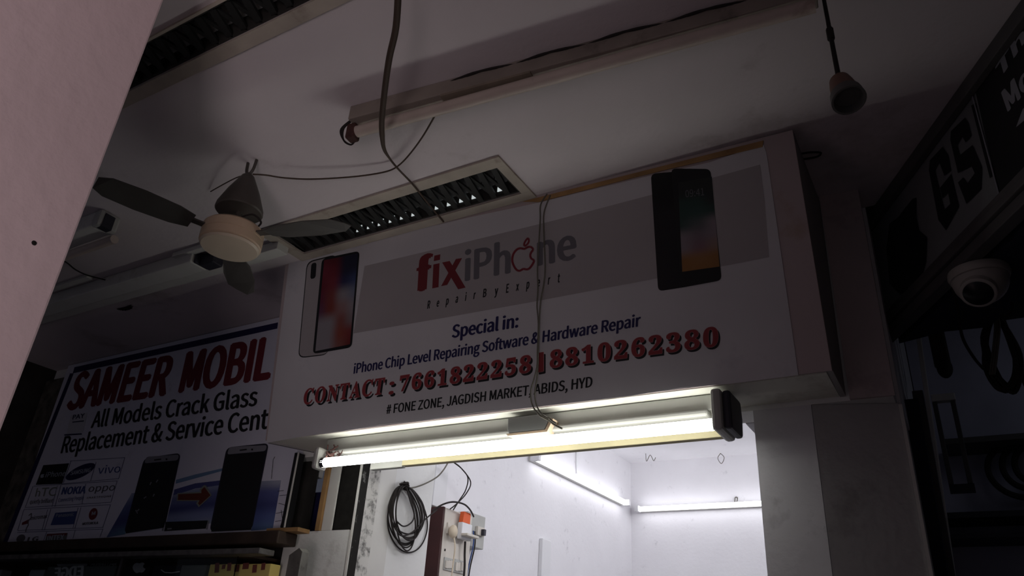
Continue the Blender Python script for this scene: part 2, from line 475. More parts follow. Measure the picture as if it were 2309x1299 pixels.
# right side board
tr, br = SP(1787, 293), SP(1876, 835)
mb = MB(); mb.prism([br - NS * .0121, tr - NS * .0121, Vector((tr.x, YW - .001, tr.z)), Vector((br.x, YW - .001, ZS))], (-.012, 0, 0)); mesh_obj('side_panel', mb, M_boardside, sign)
tl, bl = SP(645, 586), SP(597, 1000)
mb = MB(); mb.prism([bl - NS * .0121, tl - NS * .0121, Vector((tl.x, YW - .001, tl.z)), Vector((bl.x + .05, YW - .001, ZS))], (.012, 0, 0)); mesh_obj('side_panel', mb, M_boardside, sign)
mb = MB(); mb.prism([(bl.x + .013, 1.607, ZS + .001), (br.x - .013, 1.607, ZS + .001), (br.x - .013, YW - .002, ZS + .001), (bl.x + .06, YW - .002, ZS + .001)], (0, 0, .012)); mesh_obj('bottom_panel', mb, M_soffit, sign)
# raw wooden batten showing along the top
mb = MB()
pts = [(1180, 455), (1722, 318), (1720, 332), (1450, 396), (1215, 456)]
mb.prism([SP(u, v, .0005) for u, v in pts], NS * .004); mesh_obj('top_batten', mb, M_wood, sign)
# printed banner sheet with a slightly wavy edge
edge = [(601, 999), (690, 983), (770, 973), (860, 958), (970, 946), (1087, 929), (1200, 919), (1317, 905), (1420, 893), (1540, 874), (1640, 866), (1800, 846),
        (1785, 740), (1768, 620), (1748, 480), (1728, 345), (1722, 326), (1706, 330), (1600, 366), (1450, 400), (1300, 436), (1215, 457), (1050, 492), (940, 518), (800, 552), (652, 588)]
mb = MB(); poly(mb, SP, edge, .0022)
k = len(mb.v); mb.v += [p - SP.n * .0018 for p in mb.v[:k]]
for i in range(k): mb.f.append((i, (i + 1) % k, k + (i + 1) % k, k + i))
banner = mesh_obj('banner', mb, M_banner, sign)
def on_banner(name, mb, mt, label=None): return sub(banner, name, mb, mt, label)
mb = MB(); poly(mb, SP, [(822, 600), (1000, 558), (1250, 497), (1470, 439), (1714, 371), (1724, 450), (1734, 580), (1600, 606), (1400, 643), (1200, 681), (1000, 717), (797, 752)], .0028)
on_banner('grey_band', mb, M_bannerg, 'greyer printed band behind the shop name')
# shop name
mb = MB()
letter(mb, SP, 'f', (936.2, 657.2), (972.5, 650), (941, 579), .0034, CJK, .085)
mb2 = mb
poly(mb, SP, [(974.6, 650.5), (988.8, 647.6), (991.2, 593.5), (977.2, 596.5)], .0034)
poly(mb, SP, [(978, 589), (992, 586), (993, 573.5), (979.3, 576.5)], .0034)
poly(mb, SP, [(994.5, 645.5), (1008.5, 642.5), (1042, 582), (1028, 584)], .0034)
poly(mb, SP, [(997, 592), (1014, 588.5), (1049.8, 648.5), (1033, 652.5)], .00345)
on_banner('lettering', mb, M_darkred, 'dark red bold letters')
mb = MB()
letter(mb, SP, 'iPh', (1046.7, 633.4), (1151.5, 614.3), (1048.6, 562.5), .0034, CJK, .05)
on_banner('lettering', mb, M_greyink, 'dark grey letters'); mb = MB()
letter(mb, SP, 'ne', (1210.6, 599), (1300.5, 582), (1210.4, 547), .0034, CJK, .07)
on_banner('lettering', mb, M_greyink, 'dark grey letters')
def apple_pts():
    return smooth_px([(.52, .80), (.62, .84), (.78, .84), (.90, .72), (.82, .62), (.78, .50), (.84, .36), (.96, .28), (.88, .12), (.76, .0), (.64, -.02), (.50, .03), (.36, -.02), (.22, .03), (.08, .22), (.0, .45), (.04, .68), (.18, .83), (.34, .86)], 4, True)
LEAF = smooth_px([(.50, .92), (.52, 1.06), (.66, 1.20), (.70, 1.06), (.62, .95)], 4, True)
mb = MB()
O, UX, UY = Vector((1154, 613)), Vector((52, -10)), Vector((2, -58))
def ap(p): q_ = O + UX * p[0] + UY * p[1]; return (q_.x, q_.y)
strokes(mb, SP, [ap(p) for p in apple_pts()], 5, .0034, True)
strokes(mb, SP, [ap(p) for p in LEAF], 4.5, .0034, True)
on_banner('fruit_emblem', mb, M_crimson, 'red outline fruit emblem with a bite and a leaf')
for t_, a, b, c in (('Repair', (962.9, 696.3), (1071.5, 673.5), (965.2, 677.8)), ('By', (1088.5, 670.5), (1122.5, 663.8), (1090.3, 652)), ('Expert', (1140.5, 660.5), (1262, 636.2), (1142.3, 641))):
    mb = MB(); letter(mb, SP, t_, a, b, c, .0034, CJK, .075, 2.05); on_banner('lettering', mb, M_black, 'widely spaced thin black letters')
mb = MB(); letter(mb, SP, 'Special in:', (1018.2, 762), (1168.5, 737.6), (1020.4, 731.5), .0034, CJK, .06); on_banner('lettering', mb, M_navy, 'bold navy heading')
mb = MB(); letter(mb, SP, 'iPhone Chip Level Repairing Software & Hardware Repair', (796.5, 842.6), (1444.5, 735), (799, 818.5), .0034, CJK, .055); on_banner('lettering', mb, M_navy, 'condensed navy line of text')
RED = [('CONTACT', (683, 912), (863, 888), (688.5, 877.5)), (':', (877, 889), (886, 887.5), (879.5, 862)),
       ('7661822258', (900, 882.8), (1196, 838.6), (903, 847.5)), ('|', (1213, 839), (1224, 837), (1213, 797)), ('8810262380', (1240.2, 829.6), (1619, 779.5), (1241, 790.5))]
for nm, mt, sh, bold, off in (('lettering_shadow', M_black, (4, 4.5), .03, .0030), ('lettering_rim', M_pinkink, (0, 0), .035, .0034), ('lettering', M_red, (0, 0), .018, .0038)):
    for s_, a, b, t in RED:
        mb = MB(); letter(mb, SP, serif(s_) if s_ != '|' else 'I', a, b, t, off, SERIF if s_ != '|' else None, bold, 1.13, shift=sh, bbox_from=True)
        on_banner(nm, mb, mt, 'red shaded letters and numbers' if nm == 'lettering' else None)
mb = MB(); letter(mb, SP, '# FONE ZONE, JAGDISH MARKET, ABIDS, HYD', (870.5, 933.5), (1335.5, 872.4), (872.5, 913), .0034, CJK, .05); on_banner('lettering', mb, M_black, 'black address line')
# left phone picture
mb = MB(); poly(mb, SP, round_quad([(692, 590), (760, 573), (740, 800), (672, 808)], 16), .0030)
pb = on_banner('phone_picture', mb, M_black, 'thin dark outline of the back phone')
mb = MB(); poly(mb, SP, round_quad([(693.6, 592.5), (758, 576), (740, 798), (674, 805.5)], 15), .0032); on_banner('phone_picture', mb, M_bannerg, 'pale back of the phone')
mb = MB(); poly(mb, SP, round_quad([(702, 594), (714, 591.5), (711.5, 627), (699.5, 630)], 7), .0034); on_banner('camera_picture', mb, M_black)
mb = MB(); poly(mb, SP, round_quad([(726, 583.5), (811, 565.5), (793, 783.5), (705, 798.5)], 11), .0036); on_banner('phone_picture', mb, M_black, 'black phone frame')
Rr, Nv, Wt, Or, Bl, Pk = (.20, .012, .03), (.015, .015, .05), (.40, .37, .40), (.30, .05, .03), (.06, .09, .24), (.42, .24, .24)
mb = picture(SP, [(731, 587), (807, 571.5), (789, 776.5), (711, 792)], [[Rr, (.16, .01, .02), Nv, Nv], [(.25, .02, .05), (.22, .012, .03), Nv, Nv], [Rr, (.28, .03, .05), (.03, .03, .12), Bl], [(.18, .02, .06), (.30, .06, .05), Wt, (.26, .30, .42)], [(.16, .05, .12), Or, Pk, Wt], [Wt, Wt, (.34, .10, .08), (.34, .28, .30)], [Wt, Wt, (.36, .08, .05), (.30, .04, .04)], [Wt, (.42, .38, .42), (.34, .12, .10), (.24, .02, .02)]], .0040, ink=.6)
on_banner('screen_picture', mb, INK, 'red, blue and white phone screen')
# right phone picture
mb = MB(); poly(mb, SP, round_quad([(1467.5, 392), (1530, 386), (1560, 645), (1484, 657)], 12), .0030); on_banner('phone_picture', mb, M_blackgloss, 'black back phone')
mb = MB(); poly(mb, SP, round_quad([(1513, 380), (1602, 381), (1627.5, 632), (1536, 649)], 12), .0034); on_banner('phone_picture', mb, M_black, 'black front phone')
Dk, Tl, Mv, Og = (.008, .012, .012), (.010, .05, .04), (.30, .25, .28), (.34, .15, .03)
mb = picture(SP, [(1529, 412), (1605, 398), (1622.5, 601), (1538.5, 613)], [[Dk, Dk, Dk], [Dk, Dk, Dk], [Tl, Tl, Dk], [Tl, (.02, .07, .06), Tl], [(.03, .07, .06), (.10, .12, .12), Mv], [Mv, (.22, .17, .20), Mv], [Mv, (.26, .15, .18), (.33, .22, .18)], [Og, (.36, .17, .05), Og], [Og, Og, Og]], .0038, ink=.75)
on_banner('screen_picture', mb, INK, 'teal and orange phone screen')
mb = MB(); letter(mb, SP, '09:41', (1546, 445), (1588, 440), (1545, 429), .0042, CJK, .0); on_banner('lettering', mb, M_greyink, 'faint clock digits')

# ================================================================== lit tube light under the sign
tl_y, tl_z = 1.618, 2.017
ta, tb = aty(728, 1047, tl_y), aty(1622, 955, tl_y)
light = thing('tube_light', 'glowing fluorescent tube light fixed under the signboard', 'tube light', (-1.03, 1.66, ZS))
mb = MB(); mb.box((-1.655, 1.648, 2.062), (-.452, 1.70, ZS - .0005)); mesh_obj('channel', mb, M_alu, light, bevel=.003)
mb = MB(); mb.box((-1.62, 1.634, 2.046), (-.475, 1.688, 2.0615)); mesh_obj('cover', mb, mat('fixture_cover', (.28, .28, .265), .5, noise=.06, scale=8), light, bevel=.005)
mb = MB(); mb.tube([(ta.x, tl_y, tl_z), (tb.x, tl_y, tl_z)], .014, 20); mesh_obj('tube', mb, M_tubeon, light, smooth=True)
mb = MB(); mb.box((tb.x - .010, 1.59, 1.997), (tb.x + .014, 1.70, 2.0925)); ec = mesh_obj('end_cap', mb, M_greyplastic, light, bevel=.008)
mb = MB(); mb.prism([(tb.x + .0145, 1.60, 2.0), (tb.x + .0145, 1.692, 2.0), (tb.x + .0145, 1.70, 2.045), (tb.x + .0145, 1.692, 2.088), (tb.x + .0145, 1.60, 2.088)], (.018, 0, 0)); mesh_obj('end_cap', mb, M_darkcap, light, bevel=.006)
mb = MB(); mb.box((ta.x - .026, 1.595, 1.996), (ta.x - .004, 1.642, 2.062)); mesh_obj('end_cap', mb, M_greyplastic, light, bevel=.009)
mb = MB()
for i in range(46):
    p = Vector((ta.x - .004 + random.random() * .05, 1.620 + random.random() * .025, 2.02 + random.random() * .043)); d = Vector((random.uniform(-1, 1), random.uniform(-1, 1), random.uniform(-1, 1))) * .012
    mb.tube([p, p + d * .6, p + d + Vector((0, 0, .003))], .0022, 5)
mesh_obj('rusty_holder', mb, M_rust, light)
for xx in (ta.x - .002, tb.x - .004):
    mb = MB(); mb.tube([(xx - .009, tl_y, tl_z), (xx + .012, tl_y, tl_z)], .0142, 16); mesh_obj('tube_collar', mb, M_darkcap, light, smooth=True)
bx0, bx1 = aty(1150, 965, 1.63).x, aty(1243, 965, 1.63).x
mb = MB(); mb.prism([(bx0 + .006, 1.616, 2.046), (bx0, 1.616, 2.056), (bx0, 1.616, 2.088), (bx1 - .018, 1.616, 2.088), (bx1, 1.616, 2.072), (bx1 - .012, 1.616, 2.046)], (0, .032, 0)); bb = mesh_obj('ballast_box', mb, mat('ballast_grey', (.24, .245, .235), .5), light, bevel=.002)
mb = MB(); mb.prism([(bx0 + .004, 1.6155, 2.0395), (bx0 - .002, 1.6155, 2.0455), (bx1 - .01, 1.6155, 2.0455), (bx1 + .004, 1.6155, 2.074), (bx1 + .012, 1.6155, 2.072), (bx1 - .004, 1.6155, 2.0395)], (0, .033, 0)); sub(bb, 'cover_strip', mb, M_cream)
# yellowed wooden batten behind the tube
y_b = 1.705
a_, b_ = aty(905, 1050, y_b), aty(1640, 987, y_b)
mb = MB(); mb.box((a_.x, y_b, a_.z), (b_.x, y_b + .022, 2.0615)); o = mesh_obj('wooden_batten', mb, M_batten, bevel=.002); tag(o, 'long yellowed wooden batten behind the glowing tube', 'batten')
mb = MB(); mb.box((ta.x + .10, 1.712, 2.012), (a_.x - .003, 1.73, 2.0615)); o = mesh_obj('metal_strip', mb, M_alu, bevel=.002); tag(o, 'short pale strip left of the yellowed wooden batten', 'strip')

# ================================================================== inner shop tube lights
def room_tube(p, q, wall, label):
    p = Vector(p); q = Vector(q); w = Vector(wall)
    t = thing('tube_light', label, 'tube light', (p + q) / 2, 'tube lights inside the shop')
    mb = MB(); mb.bar(p + w * .03, q + w * .03, .03, .034, up=w); mesh_obj('channel', mb, M_steel, t)
    d = (q - p).normalized()
    mb = MB(); mb.tube([p + d * .01, q - d * .01], .014, 16); mesh_obj('tube', mb, M_roomtube, t, smooth=True)
    for e, s in ((p, 1), (q, -1)):
        mb = MB(); mb.bar(e - d * s * .012, e + d * s * .012, .036, .05, up=w); mesh_obj('end_cap', mb, M_pvc, t)
p0, p1 = atx(1208, 1031, -1.865), atx(1412, 1134, -1.865)
room_tube(p0, p1, (-1, 0, 0), 'lit tube light running along the left wall inside the shop')
p0 = aty(1438, 1148, 4.655)
room_tube(p0, p0 + Vector((1.2, 0, 0)), (0, 1, 0), 'lit tube light level on the back wall inside the shop')
# ceiling hooks and thin wires in the room
def hook_wire(name, pts, r, mt, label, cat, n=6, group=None):
    mb = MB(); mb.tube(smooth_px(pts, 6), r, n); o = mesh_obj(name, mb, mt, smooth=True); return tag(o, label, cat, group)
zc = 2.79
c1 = atz(1466, 1022, zc); c2 = atz(1625, 1022, zc)
hook_wire('ceiling_hook', [c1 + Vector(v) for v in ((-.03, 0, 0), (-.025, 0, -.05), (0, 0, -.012), (.022, 0, -.05), (.035, 0, -.03))], .002, M_cordgrey, 'bent thin wire stub on the shop ceiling, nearer the left wall', 'hook')
hook_wire('ceiling_hook', [c2 + Vector(v) for v in ((0, 0, 0), (-.02, 0, -.03), (0, 0, -.065), (.02, 0, -.03), (0, 0, -.002))], .002, M_cordgrey, 'diamond shaped ceiling hook of thin wire near the right jamb', 'hook')
e = aty(1660, 1137, 4.66)
hook_wire('electric_wire', [aty(1622, 1138, 4.67), aty(1640, 1134, 4.66), aty(1655, 1136, 4.66), aty(1658, 1122, 4.69), aty(1663, 1124, 4.69), e], .003, M_cordgrey, 'thin looped wire above the back wall tube', 'wire')
pz = atx(1300, 1019, XI + .008); pe = atx(1302, 1068, XI + .008)
mb = MB(); mb.tube([pz + Vector((0, 0, .08)), pe], .007, 8); o = mesh_obj('conduit_pipe', mb, M_pvc, smooth=True); tag(o, 'thin vertical conduit above the left wall tube light', 'pipe')
# upright pvc strip low on the left wall
pa, pb_ = atx(1230, 1217, XI + .012), atx(1222, 1299, XI + .012)
mb = MB(); mb.box((XI + .0005, pa.y - .045, 1.4), (XI + .022, pa.y + .045, pa.z)); o = mesh_obj('casing_strip', mb, M_pvc, bevel=.003); tag(o, 'upright white plastic casing low on the shop wall', 'casing')

# ================================================================== reveal : coil, casing, switchboard
XRV = XJ0
cc = (atx(912, 1092, XRV + .012) + atx(920, 1246, XRV + .012)) / 2
coil = thing('cable_coil', 'coil of black cable hanging on the white doorway wall', 'cable', atx(912, 1092, XRV + .012))
mb = MB()
top = atx(912, 1096, XRV + .012)
for i in range(9):
    l = 870 + i * 2.6 + random.uniform(0, 5); r_ = 966 - (i * 5 % 9) * 3.2 - random.uniform(0, 4); b = 1248 - (i * 4 % 9) * 5 - random.uniform(0, 4); off = .005 + .003 * i
    sh = random.uniform(-9, 9)
    rx_, cu, cv, ry_ = (r_ - l) / 2, (r_ + l) / 2, (1096 + b) / 2, (b - 1096) / 2
    ring = [(cu + rx_ * (1 - .25 * max(0, math.cos(t))) * math.sin(t) + .05 * (cv - ry_ * math.cos(t) - 1170) - 3 * max(0, math.cos(t)), cv - ry_ * math.cos(t)) for t in [2 * math.pi * k_ / 14 for k_ in range(14)]]
    pts = [atx(u, v, XRV + off) for u, v in ring]
    mb.tube([*smooth_px(pts, 6, True), pts[0]], .0025, 7)
mesh_obj('loops', mb, M_cord, coil, smooth=True)
mb = MB()
ring = [(916, 1098), (925, 1130), (934, 1160), (928, 1178), (910, 1187), (894, 1175)]
mb.tube(smooth_px([atx(u, v, XRV + .034) for u, v in ring], 6), .0025, 7)
ring = [(890, 1190), (905, 1208), (930, 1200), (960, 1170), (985, 1150)]
mb.tube(smooth_px([atx(u, v, XRV + .036) for u, v in ring], 6), .0025, 7)
mesh_obj('loose_end', mb, M_cord, coil, smooth=True)
mb = MB()
for i in range(4):
    c = atx(911 + i, 1090 + i * 3, XRV + .022); mb.tube(smooth_px([c + Vector((.012 * math.cos(t), .014 * math.sin(t), .006 * math.sin(t + i))) for t in [j * math.pi / 4 for j in range(9)]], 3), .0028, 6)
mb.tube([atx(912, 1086, XRV - .004), atx(912, 1088, XRV + .03)], .003, 7)
mesh_obj('wire_tie', mb, M_cord, coil, smooth=True)
# pale casing pipe and wires above the switchboard
yp = 2.155
mb = MB(); pt = atx(986, 1040, XI + .02); mb.box((XI + .0005, pt.y - .015, atx(985, 1148, XI).z), (XI + .03, pt.y + .075, 2.6)); o = mesh_obj('casing_strip', mb, M_pvc, bevel=.003); tag(o, 'pale vertical casing above the switchboard', 'casing')
def wire_x(name, px, x, r, mt, label, n=8):
    xs = x if isinstance(x, (list, tuple)) else [x] * len(px)
    mb = MB(); mb.tube(smooth_px([atx(u, v, xx) for (u, v), xx in zip(px, xs)], n), r, 7); o = mesh_obj(name, mb, mt, smooth=True); return tag(o, label, 'wire')
wire_x('electric_wire', [(1011, 1042), (1000, 1060), (985, 1076), (960, 1090), (935, 1099), (915, 1101)], [-1.585, -1.585, -1.59, -1.592, XRV + .014, XRV + .03], .0026, M_cordgrey, 'grey wire from the batten down to the cable coil')
wire_x('electric_wire', [(1022, 1042), (1042, 1058), (1055, 1078), (1050, 1105), (1036, 1128), (1022, 1150)], -1.80, .0026, M_cord, 'dark wire bowing right down to the switchboard, outer of two')
wire_x('electric_wire', [(1024, 1043), (1040, 1056), (1061, 1086), (1052, 1112), (1030, 1136), (1015, 1148)], -1.79, .0026, M_cord, 'dark wire bowing right down to the switchboard, inner of two')
wire_x('electric_wire', [(975, 1152), (998, 1138), (1022, 1132), (1046, 1137), (1060, 1150), (1068, 1165)], [-1.80, -1.78, -1.76, -1.76, -1.77, -1.79], .0036, M_cord, 'thick black wire arching over the switchboard')
# switchboard
XB = XI + .085
sb = thing('switchboard', 'maroon edged electric switchboard on the left wall of the shop', 'switchboard', atx(1010, 1250, XI))
yb0 = atx(1005, 1145, XB).y; yb1 = atx(1066, 1158, XB).y
zt = atx(1004, 1144, XB).z
mb = MB(); mb.box((XI + .0005, yb0 - .012, 1.35), (XB - .002, yb0, zt + .002)); mesh_obj('side_panel', mb, M_maroon, sb)
mb = MB(); mb.box((XI + .0006, yb0 + .0005, 1.35), (XB, yb1, zt)); fp = mesh_obj('front_plate', mb, M_switch, sb, bevel=.002)
BPL = plane((XB, 0, 0), (1, 0, 0))
def bpx(mb, u0, v0, u1, v1, h):   # box on the plate between two pixel corners
    a, b = atx(u0, v0, XB), atx(u1, v1, XB); mb.box((XB + .0003, a.y, b.z), (XB + h, b.y, a.z)); return mb
mb = MB(); bpx(mb, 1008, 1178, 1036, 1212, .006); so = mesh_obj('socket', mb, M_switch, sb, bevel=.001)
for (u0, v0, u1, v1) in ((1001, 1256, 1021, 1290), (1024, 1260, 1046, 1296)):
    mb = MB(); bpx(mb, u0, v0, u1, v1, .005); pn = mesh_obj('switch_panel', mb, M_greyplastic, sb, bevel=.001)
    for k_ in range(3):
        uu = u0 + 3 + k_ * (u1 - u0 - 4) / 3
        mb = MB(); a, b = atx(uu, v0 + 8, XB + .005), atx(uu + 4, v1 - 8, XB + .005); mb.box((XB + .0052, a.y, b.z), (XB + .010, b.y, a.z)); sub(pn, 'switch', mb, M_switch)
mb = MB(); a = atx(1002, 1240, XB); mb.box((XB + .0003, a.y, a.z - .004), (XB + .002, a.y + .006, a.z + .004)); mesh_obj('indicator', mb, M_mattblack, sb)
# plug, adapter and connector
def ellipsoid(mb, c, rx, ry, rz, n=14):
    c = Vector(c); k = len(mb.v)
    for i in range(n + 1):
        th = math.pi * i / n
        for j in range(n):
            ph = 2 * math.pi * j / n
            mb.v.append(c + Vector((rx * math.sin(th) * math.cos(ph), ry * math.sin(th) * math.sin(ph), rz * math.cos(th))))
    for i in range(n):
        for j in range(n): mb.f.append((k + i * n + j, k + (i + 1) * n + j, k + (i + 1) * n + (j + 1) % n, k + i * n + (j + 1) % n))
    return mb
pc = atx(1022, 1199, XB + .025)
mb = MB(); ellipsoid(mb, pc, .017, .022, .026); plug = mesh_obj('plug', mb, M_ivory, smooth=True); tag(plug, 'round ivory plug in the left socket of the switchboard', 'plug')
mb = MB(); mb.tube(smooth_px([pc + Vector((.004, 0, -.02)), pc + Vector((.012, .005, -.06)), pc + Vector((.01, .004, -.14)), pc + Vector((.008, 0, -.3))], 6), .003, 7); sub(plug, 'flex_cord', mb, M_ivory)
a, b = atx(1037, 1177, XB + .02), atx(1056, 1221, XB + .02)
ad = thing('plug_adapter', 'white plug adapter with an orange top on the switchboard', 'adapter', (XB + .02, (a.y + b.y) / 2, b.z))
mb = MB(); mb.box((XB + .0105, a.y, b.z), (XB + .034, b.y, a.z)); mesh_obj('body', mb, M_pvc, ad, bevel=.003)
a2, b2 = atx(1041, 1153, XB + .02), atx(1056, 1177, XB + .02)
mb = MB(); mb.prism([(XB + .010, a2.y, a.z + .0005), (XB + .010, b2.y, a.z + .0005), (XB + .012, b2.y - .003, a2.z), (XB + .012, a2.y + .003, a2.z)], (.02, 0, 0)); mesh_obj('orange_top', mb, M_orange, ad, bevel=.002)
a3 = atx(1042, 1204, XB + .04); b3 = atx(1072, 1206, XB + .04)
mb = MB(); mb.box((XB + .0345, a3.y, a3.z - .006), (XB + .066, b3.y - .01, a3.z + .004)); mesh_obj('side_plug', mb, M_switch, ad, bevel=.002)
mb = MB(); c = atx(1049, 1221, XB + .02); mb.tube(smooth_px([c, c + Vector((0, .004, -.05)), c + Vector((.004, .006, -.12)), c + Vector((0, .004, -.3))], 6), .0045, 7); mesh_obj('flex_cord', mb, M_cord, ad, smooth=True)
# breaker box
yb2 = atx(1066, 1170, XI + .06).y
ym = atx(1095, 1170, XI + .06).y
zt2, zb2 = atx(1085, 1163, XI + .06).z, atx(1090, 1240, XI + .06).z
br_ = thing('breaker_box', 'grey breaker box mounted right of the switchboard', 'breaker', (XI, (yb2 + ym) / 2, zb2))
mb = MB(); mb.box((XI + .0005, yb1 + .003, zb2), (XI + .06, ym, zt2)); mesh_obj('casing', mb, M_greyplastic, br_, bevel=.003)
mb = MB(); mb.box((XI + .0603, ym - .075, zb2 + .05), (XI + .074, ym - .02, zt2 - .05)); sw = mesh_obj('breaker', mb, M_switch, br_, bevel=.002)
mb = MB(); mb.box((XI + .0745, ym - .05, zt2 - .085), (XI + .09, ym - .035, zt2 - .06)); sub(sw, 'lever', mb, M_darkcap)
for dx, mt, lb in ((0, M_blue, 'blue wire hanging under the breaker box'), (.012, M_cord, 'black wire hanging under the breaker box, beside the blue one')):
    c = Vector((XI + .075, yb1 + .03 + dx, zb2 + .06))
    mb = MB(); mb.tube(smooth_px([c, c + Vector((.003, .004, -.06)), c + Vector((-.004, -.01, -.16)), c + Vector((-.006, -.02, -.32))], 6), .003, 7); o = mesh_obj('electric_wire', mb, mt, smooth=True); tag(o, lb, 'wire')
# dirty corner of the reveal : sooty edge strip and black gap panel
mb = MB(); mb.prism([(XJ0 - .005, YW - .001, 0), (XJ0 + .001, YW + .0, 0), (XJ0 + .001, YW + .17, 0), (XJ0 - .005, YW + .17, 0)], (0, 0, 2.089)); struct('trim_3', mb, M_steel, 'pale flaking corner edge of the doorway')
M_sootedge = mat('sooty_edge', (.62, .61, .58), .9, dirt=(.015, .014, .013), dirt_amt=.32, dirt_scale=34)
mb = MB(); mb.box((XJ0 + .0012, YW + .004, 0), (XJ0 + .0025, YW + .036, 2.088)); struct('trim_5', mb, mat('tar_black', (.012, .011, .01), .9, dirt=(.4, .4, .38), dirt_amt=.03, dirt_scale=30), 'black tarred line down the doorway edge')
mb = MB(); mb.box((XJ0 + .0012, YW + .0365, 0), (XJ0 + .002, YW + .09, 2.088)); struct('trim_4', mb, M_sootedge, 'black soot stain along the doorway edge')
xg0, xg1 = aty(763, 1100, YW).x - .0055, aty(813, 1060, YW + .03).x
mb = MB(); mb.box((xg0, YW + .012, 1.853), (XJ0 - .0055, YW + .13, 2.089)); o = mesh_obj('black_panel', mb, M_mattblack); tag(o, 'black panel between the white board and the doorway edge', 'panel')  # flat black panel filling the gap beside the board
xw0, xw1 = aty(737, 1100, YW).x, aty(763, 1100, YW).x
mb = MB(); mb.box((xw0 + .001, YW + .004, 1.853), (xw1 - .006, YW + .010, 2.089)); o = mesh_obj('white_board', mb, M_steel, bevel=.002); tag(o, 'narrow upright white board left of the doorway', 'board')
mb = MB(); mb.box((xw0 - .017, YW - .004, 1.853), (xw0, YW + .029, 2.089)); o = mesh_obj('wooden_post', mb, M_wood); tag(o, 'narrow raw wooden post beside the upright white board', 'post')
# fragments inside the dark recess
pp = aty(712, 1058, YW + .10); mb = MB(); mb.box((pp.x - .02, YW + .10, pp.z - .03), (pp.x + .02, YW + .12, pp.z + .03)); o = mesh_obj('junction_box', mb, M_greyplastic, bevel=.003); tag(o, 'small grey junction box in the dark recess under the sign', 'junction box')
pp = aty(712, 1170, YW + .11); mb = MB(); mb.box((pp.x - .04, YW + .115, pp.z - .05), (pp.x + .025, YW + .1395, pp.z + .09)); o = mesh_obj('blue_packet', mb, M_navy, bevel=.004); tag(o, 'dark blue packet in the recess below the junction box', 'packet')

# ================================================================== left neighbour banner
YB = 1.74
BP = plane((0, YB, 0), (0, -1, 0))
ban = thing('shop_banner', 'left neighbour banner with dark red heading, brand grid and two black phones', 'banner', (-2.6, YB, 1.8))
bq = [(160, 822), (700, 702), (640, 1198), (-10, 1262)]
xa, xb = -3.455, -1.872
zA = aty(320, 1222, 1.70).z
mb = MB(); mb.box((xa, YB, zA + .013), (xb, YB + .025, ZC - .004)); panel = mesh_obj('panel', mb, M_banner2, ban)
mb = MB(); mb.box((xb + .002, YB - .012, zA + .026), (xb + .016, YB + .02, 2.095)); mesh_obj('frame_strip', mb, M_black, ban)
mb = MB(); mb.box((xb + .0165, YB - .014, zA + .026), (xb + .021, YB - .009, 2.095)); mesh_obj('frame_strip', mb, M_steel, ban, bevel=.001)
def onp(name, mb, mt, label=None): return sub(panel, name, mb, mt, label)
mb = MB()
poly(mb, BP, [(168, 828), (627, 727), (625, 741), (164, 842)], .001)
onp('border', mb, M_navy, 'dark blue border line'); mb = MB(); poly(mb, BP, [(158, 842), (166, 842), (14, 1229), (4, 1229)], .001)
onp('border', mb, M_navy, 'dark blue border line')
# mottled brown side board left of the banner
mb = MB(); mb.box((-3.598, YB, zA + .02), (xa - .003, YB + .028, ZC - .06)); o = mesh_obj('side_board', mb, M_brownwall); tag(o, 'mottled brown upright board left of the neighbour banner', 'board')
mb = MB()
letter(mb, BP, 'SAMEER', (147, 924), (374, 889), (173, 842), .001, CJK, .085)
onp('lettering', mb, M_crimson, 'large slanted dark red heading'); mb = MB()
letter(mb, BP, 'MOBIL', (401, 884), (609, 852), (421, 795), .001, CJK, .085)
onp('lettering', mb, M_crimson, 'large slanted dark red heading')
mb = MB()
letter(mb, BP, 'All Models Crack Glass', (204, 965), (579, 914), (213, 926), .001, CJK, .045)
onp('lettering', mb, M_black, 'slanted black service text'); mb = MB()
letter(mb, BP, 'Replacement & Service Cent', (136, 1022), (603, 966), (146.5, 981.5), .001, CJK, .045)
onp('lettering', mb, M_black, 'slanted black service text')
mb = MB(); poly(mb, BP, [(160, 936), (197, 931), (187, 974), (150, 979)], .0008); onp('sticker', mb, M_whiteink)
mb = MB(); letter(mb, BP, 'PAY', (163, 946), (190, 942), (165, 936), .0014, None, .03); poly(mb, BP, [(163, 951), (189, 948), (189, 950.5), (163, 953)], .0014); stroke(mb, BP, (145, 981), (184, 978.5), 3, .0014); onp('lettering', mb, M_navy)
# blue waves
def blend(a, b, t): return tuple(x * (1 - t) + y * t for x, y in zip(a, b))
wv = MB(); poly(wv, BP, [(397, 1082), (440, 1070), (515, 1053), (512, 1059), (440, 1079), (396, 1091)], .0006); onp('wave_print', wv, mat('print_light_blue', (.16, .26, .42), .6))
wv = MB(); poly(wv, BP, [(393, 1104), (440, 1090), (500, 1083), (497, 1094), (440, 1102), (391, 1117)], .0006); onp('wave_print', wv, mat('print_mid_blue', (.07, .08, .24), .6))
mb = picture(BP, [(391, 1112), (500, 1092), (478, 1180), (372, 1190)], [[(.3, .34, .46), (.26, .3, .44)], [(.12, .14, .32), (.1, .12, .3)], [(.05, .06, .2), (.05, .06, .2)], [(.22, .26, .44), (.2, .24, .44)], [(.14, .26, .4), (.3, .34, .46)]], .0005); onp('wave_print', mb, INK)
mb = picture(BP, [(590, 1085), (634, 1083), (615, 1193), (566, 1197)], [[(.3, .33, .44), (.40, .42, .52)], [(.08, .09, .26), (.10, .12, .30)], [(.04, .05, .18), (.06, .07, .22)], [(.07, .10, .28), (.10, .14, .34)], [(.08, .14, .3), (.12, .2, .38)]], .0005); onp('wave_print', mb, INK)
mb = MB(); mb.c = []
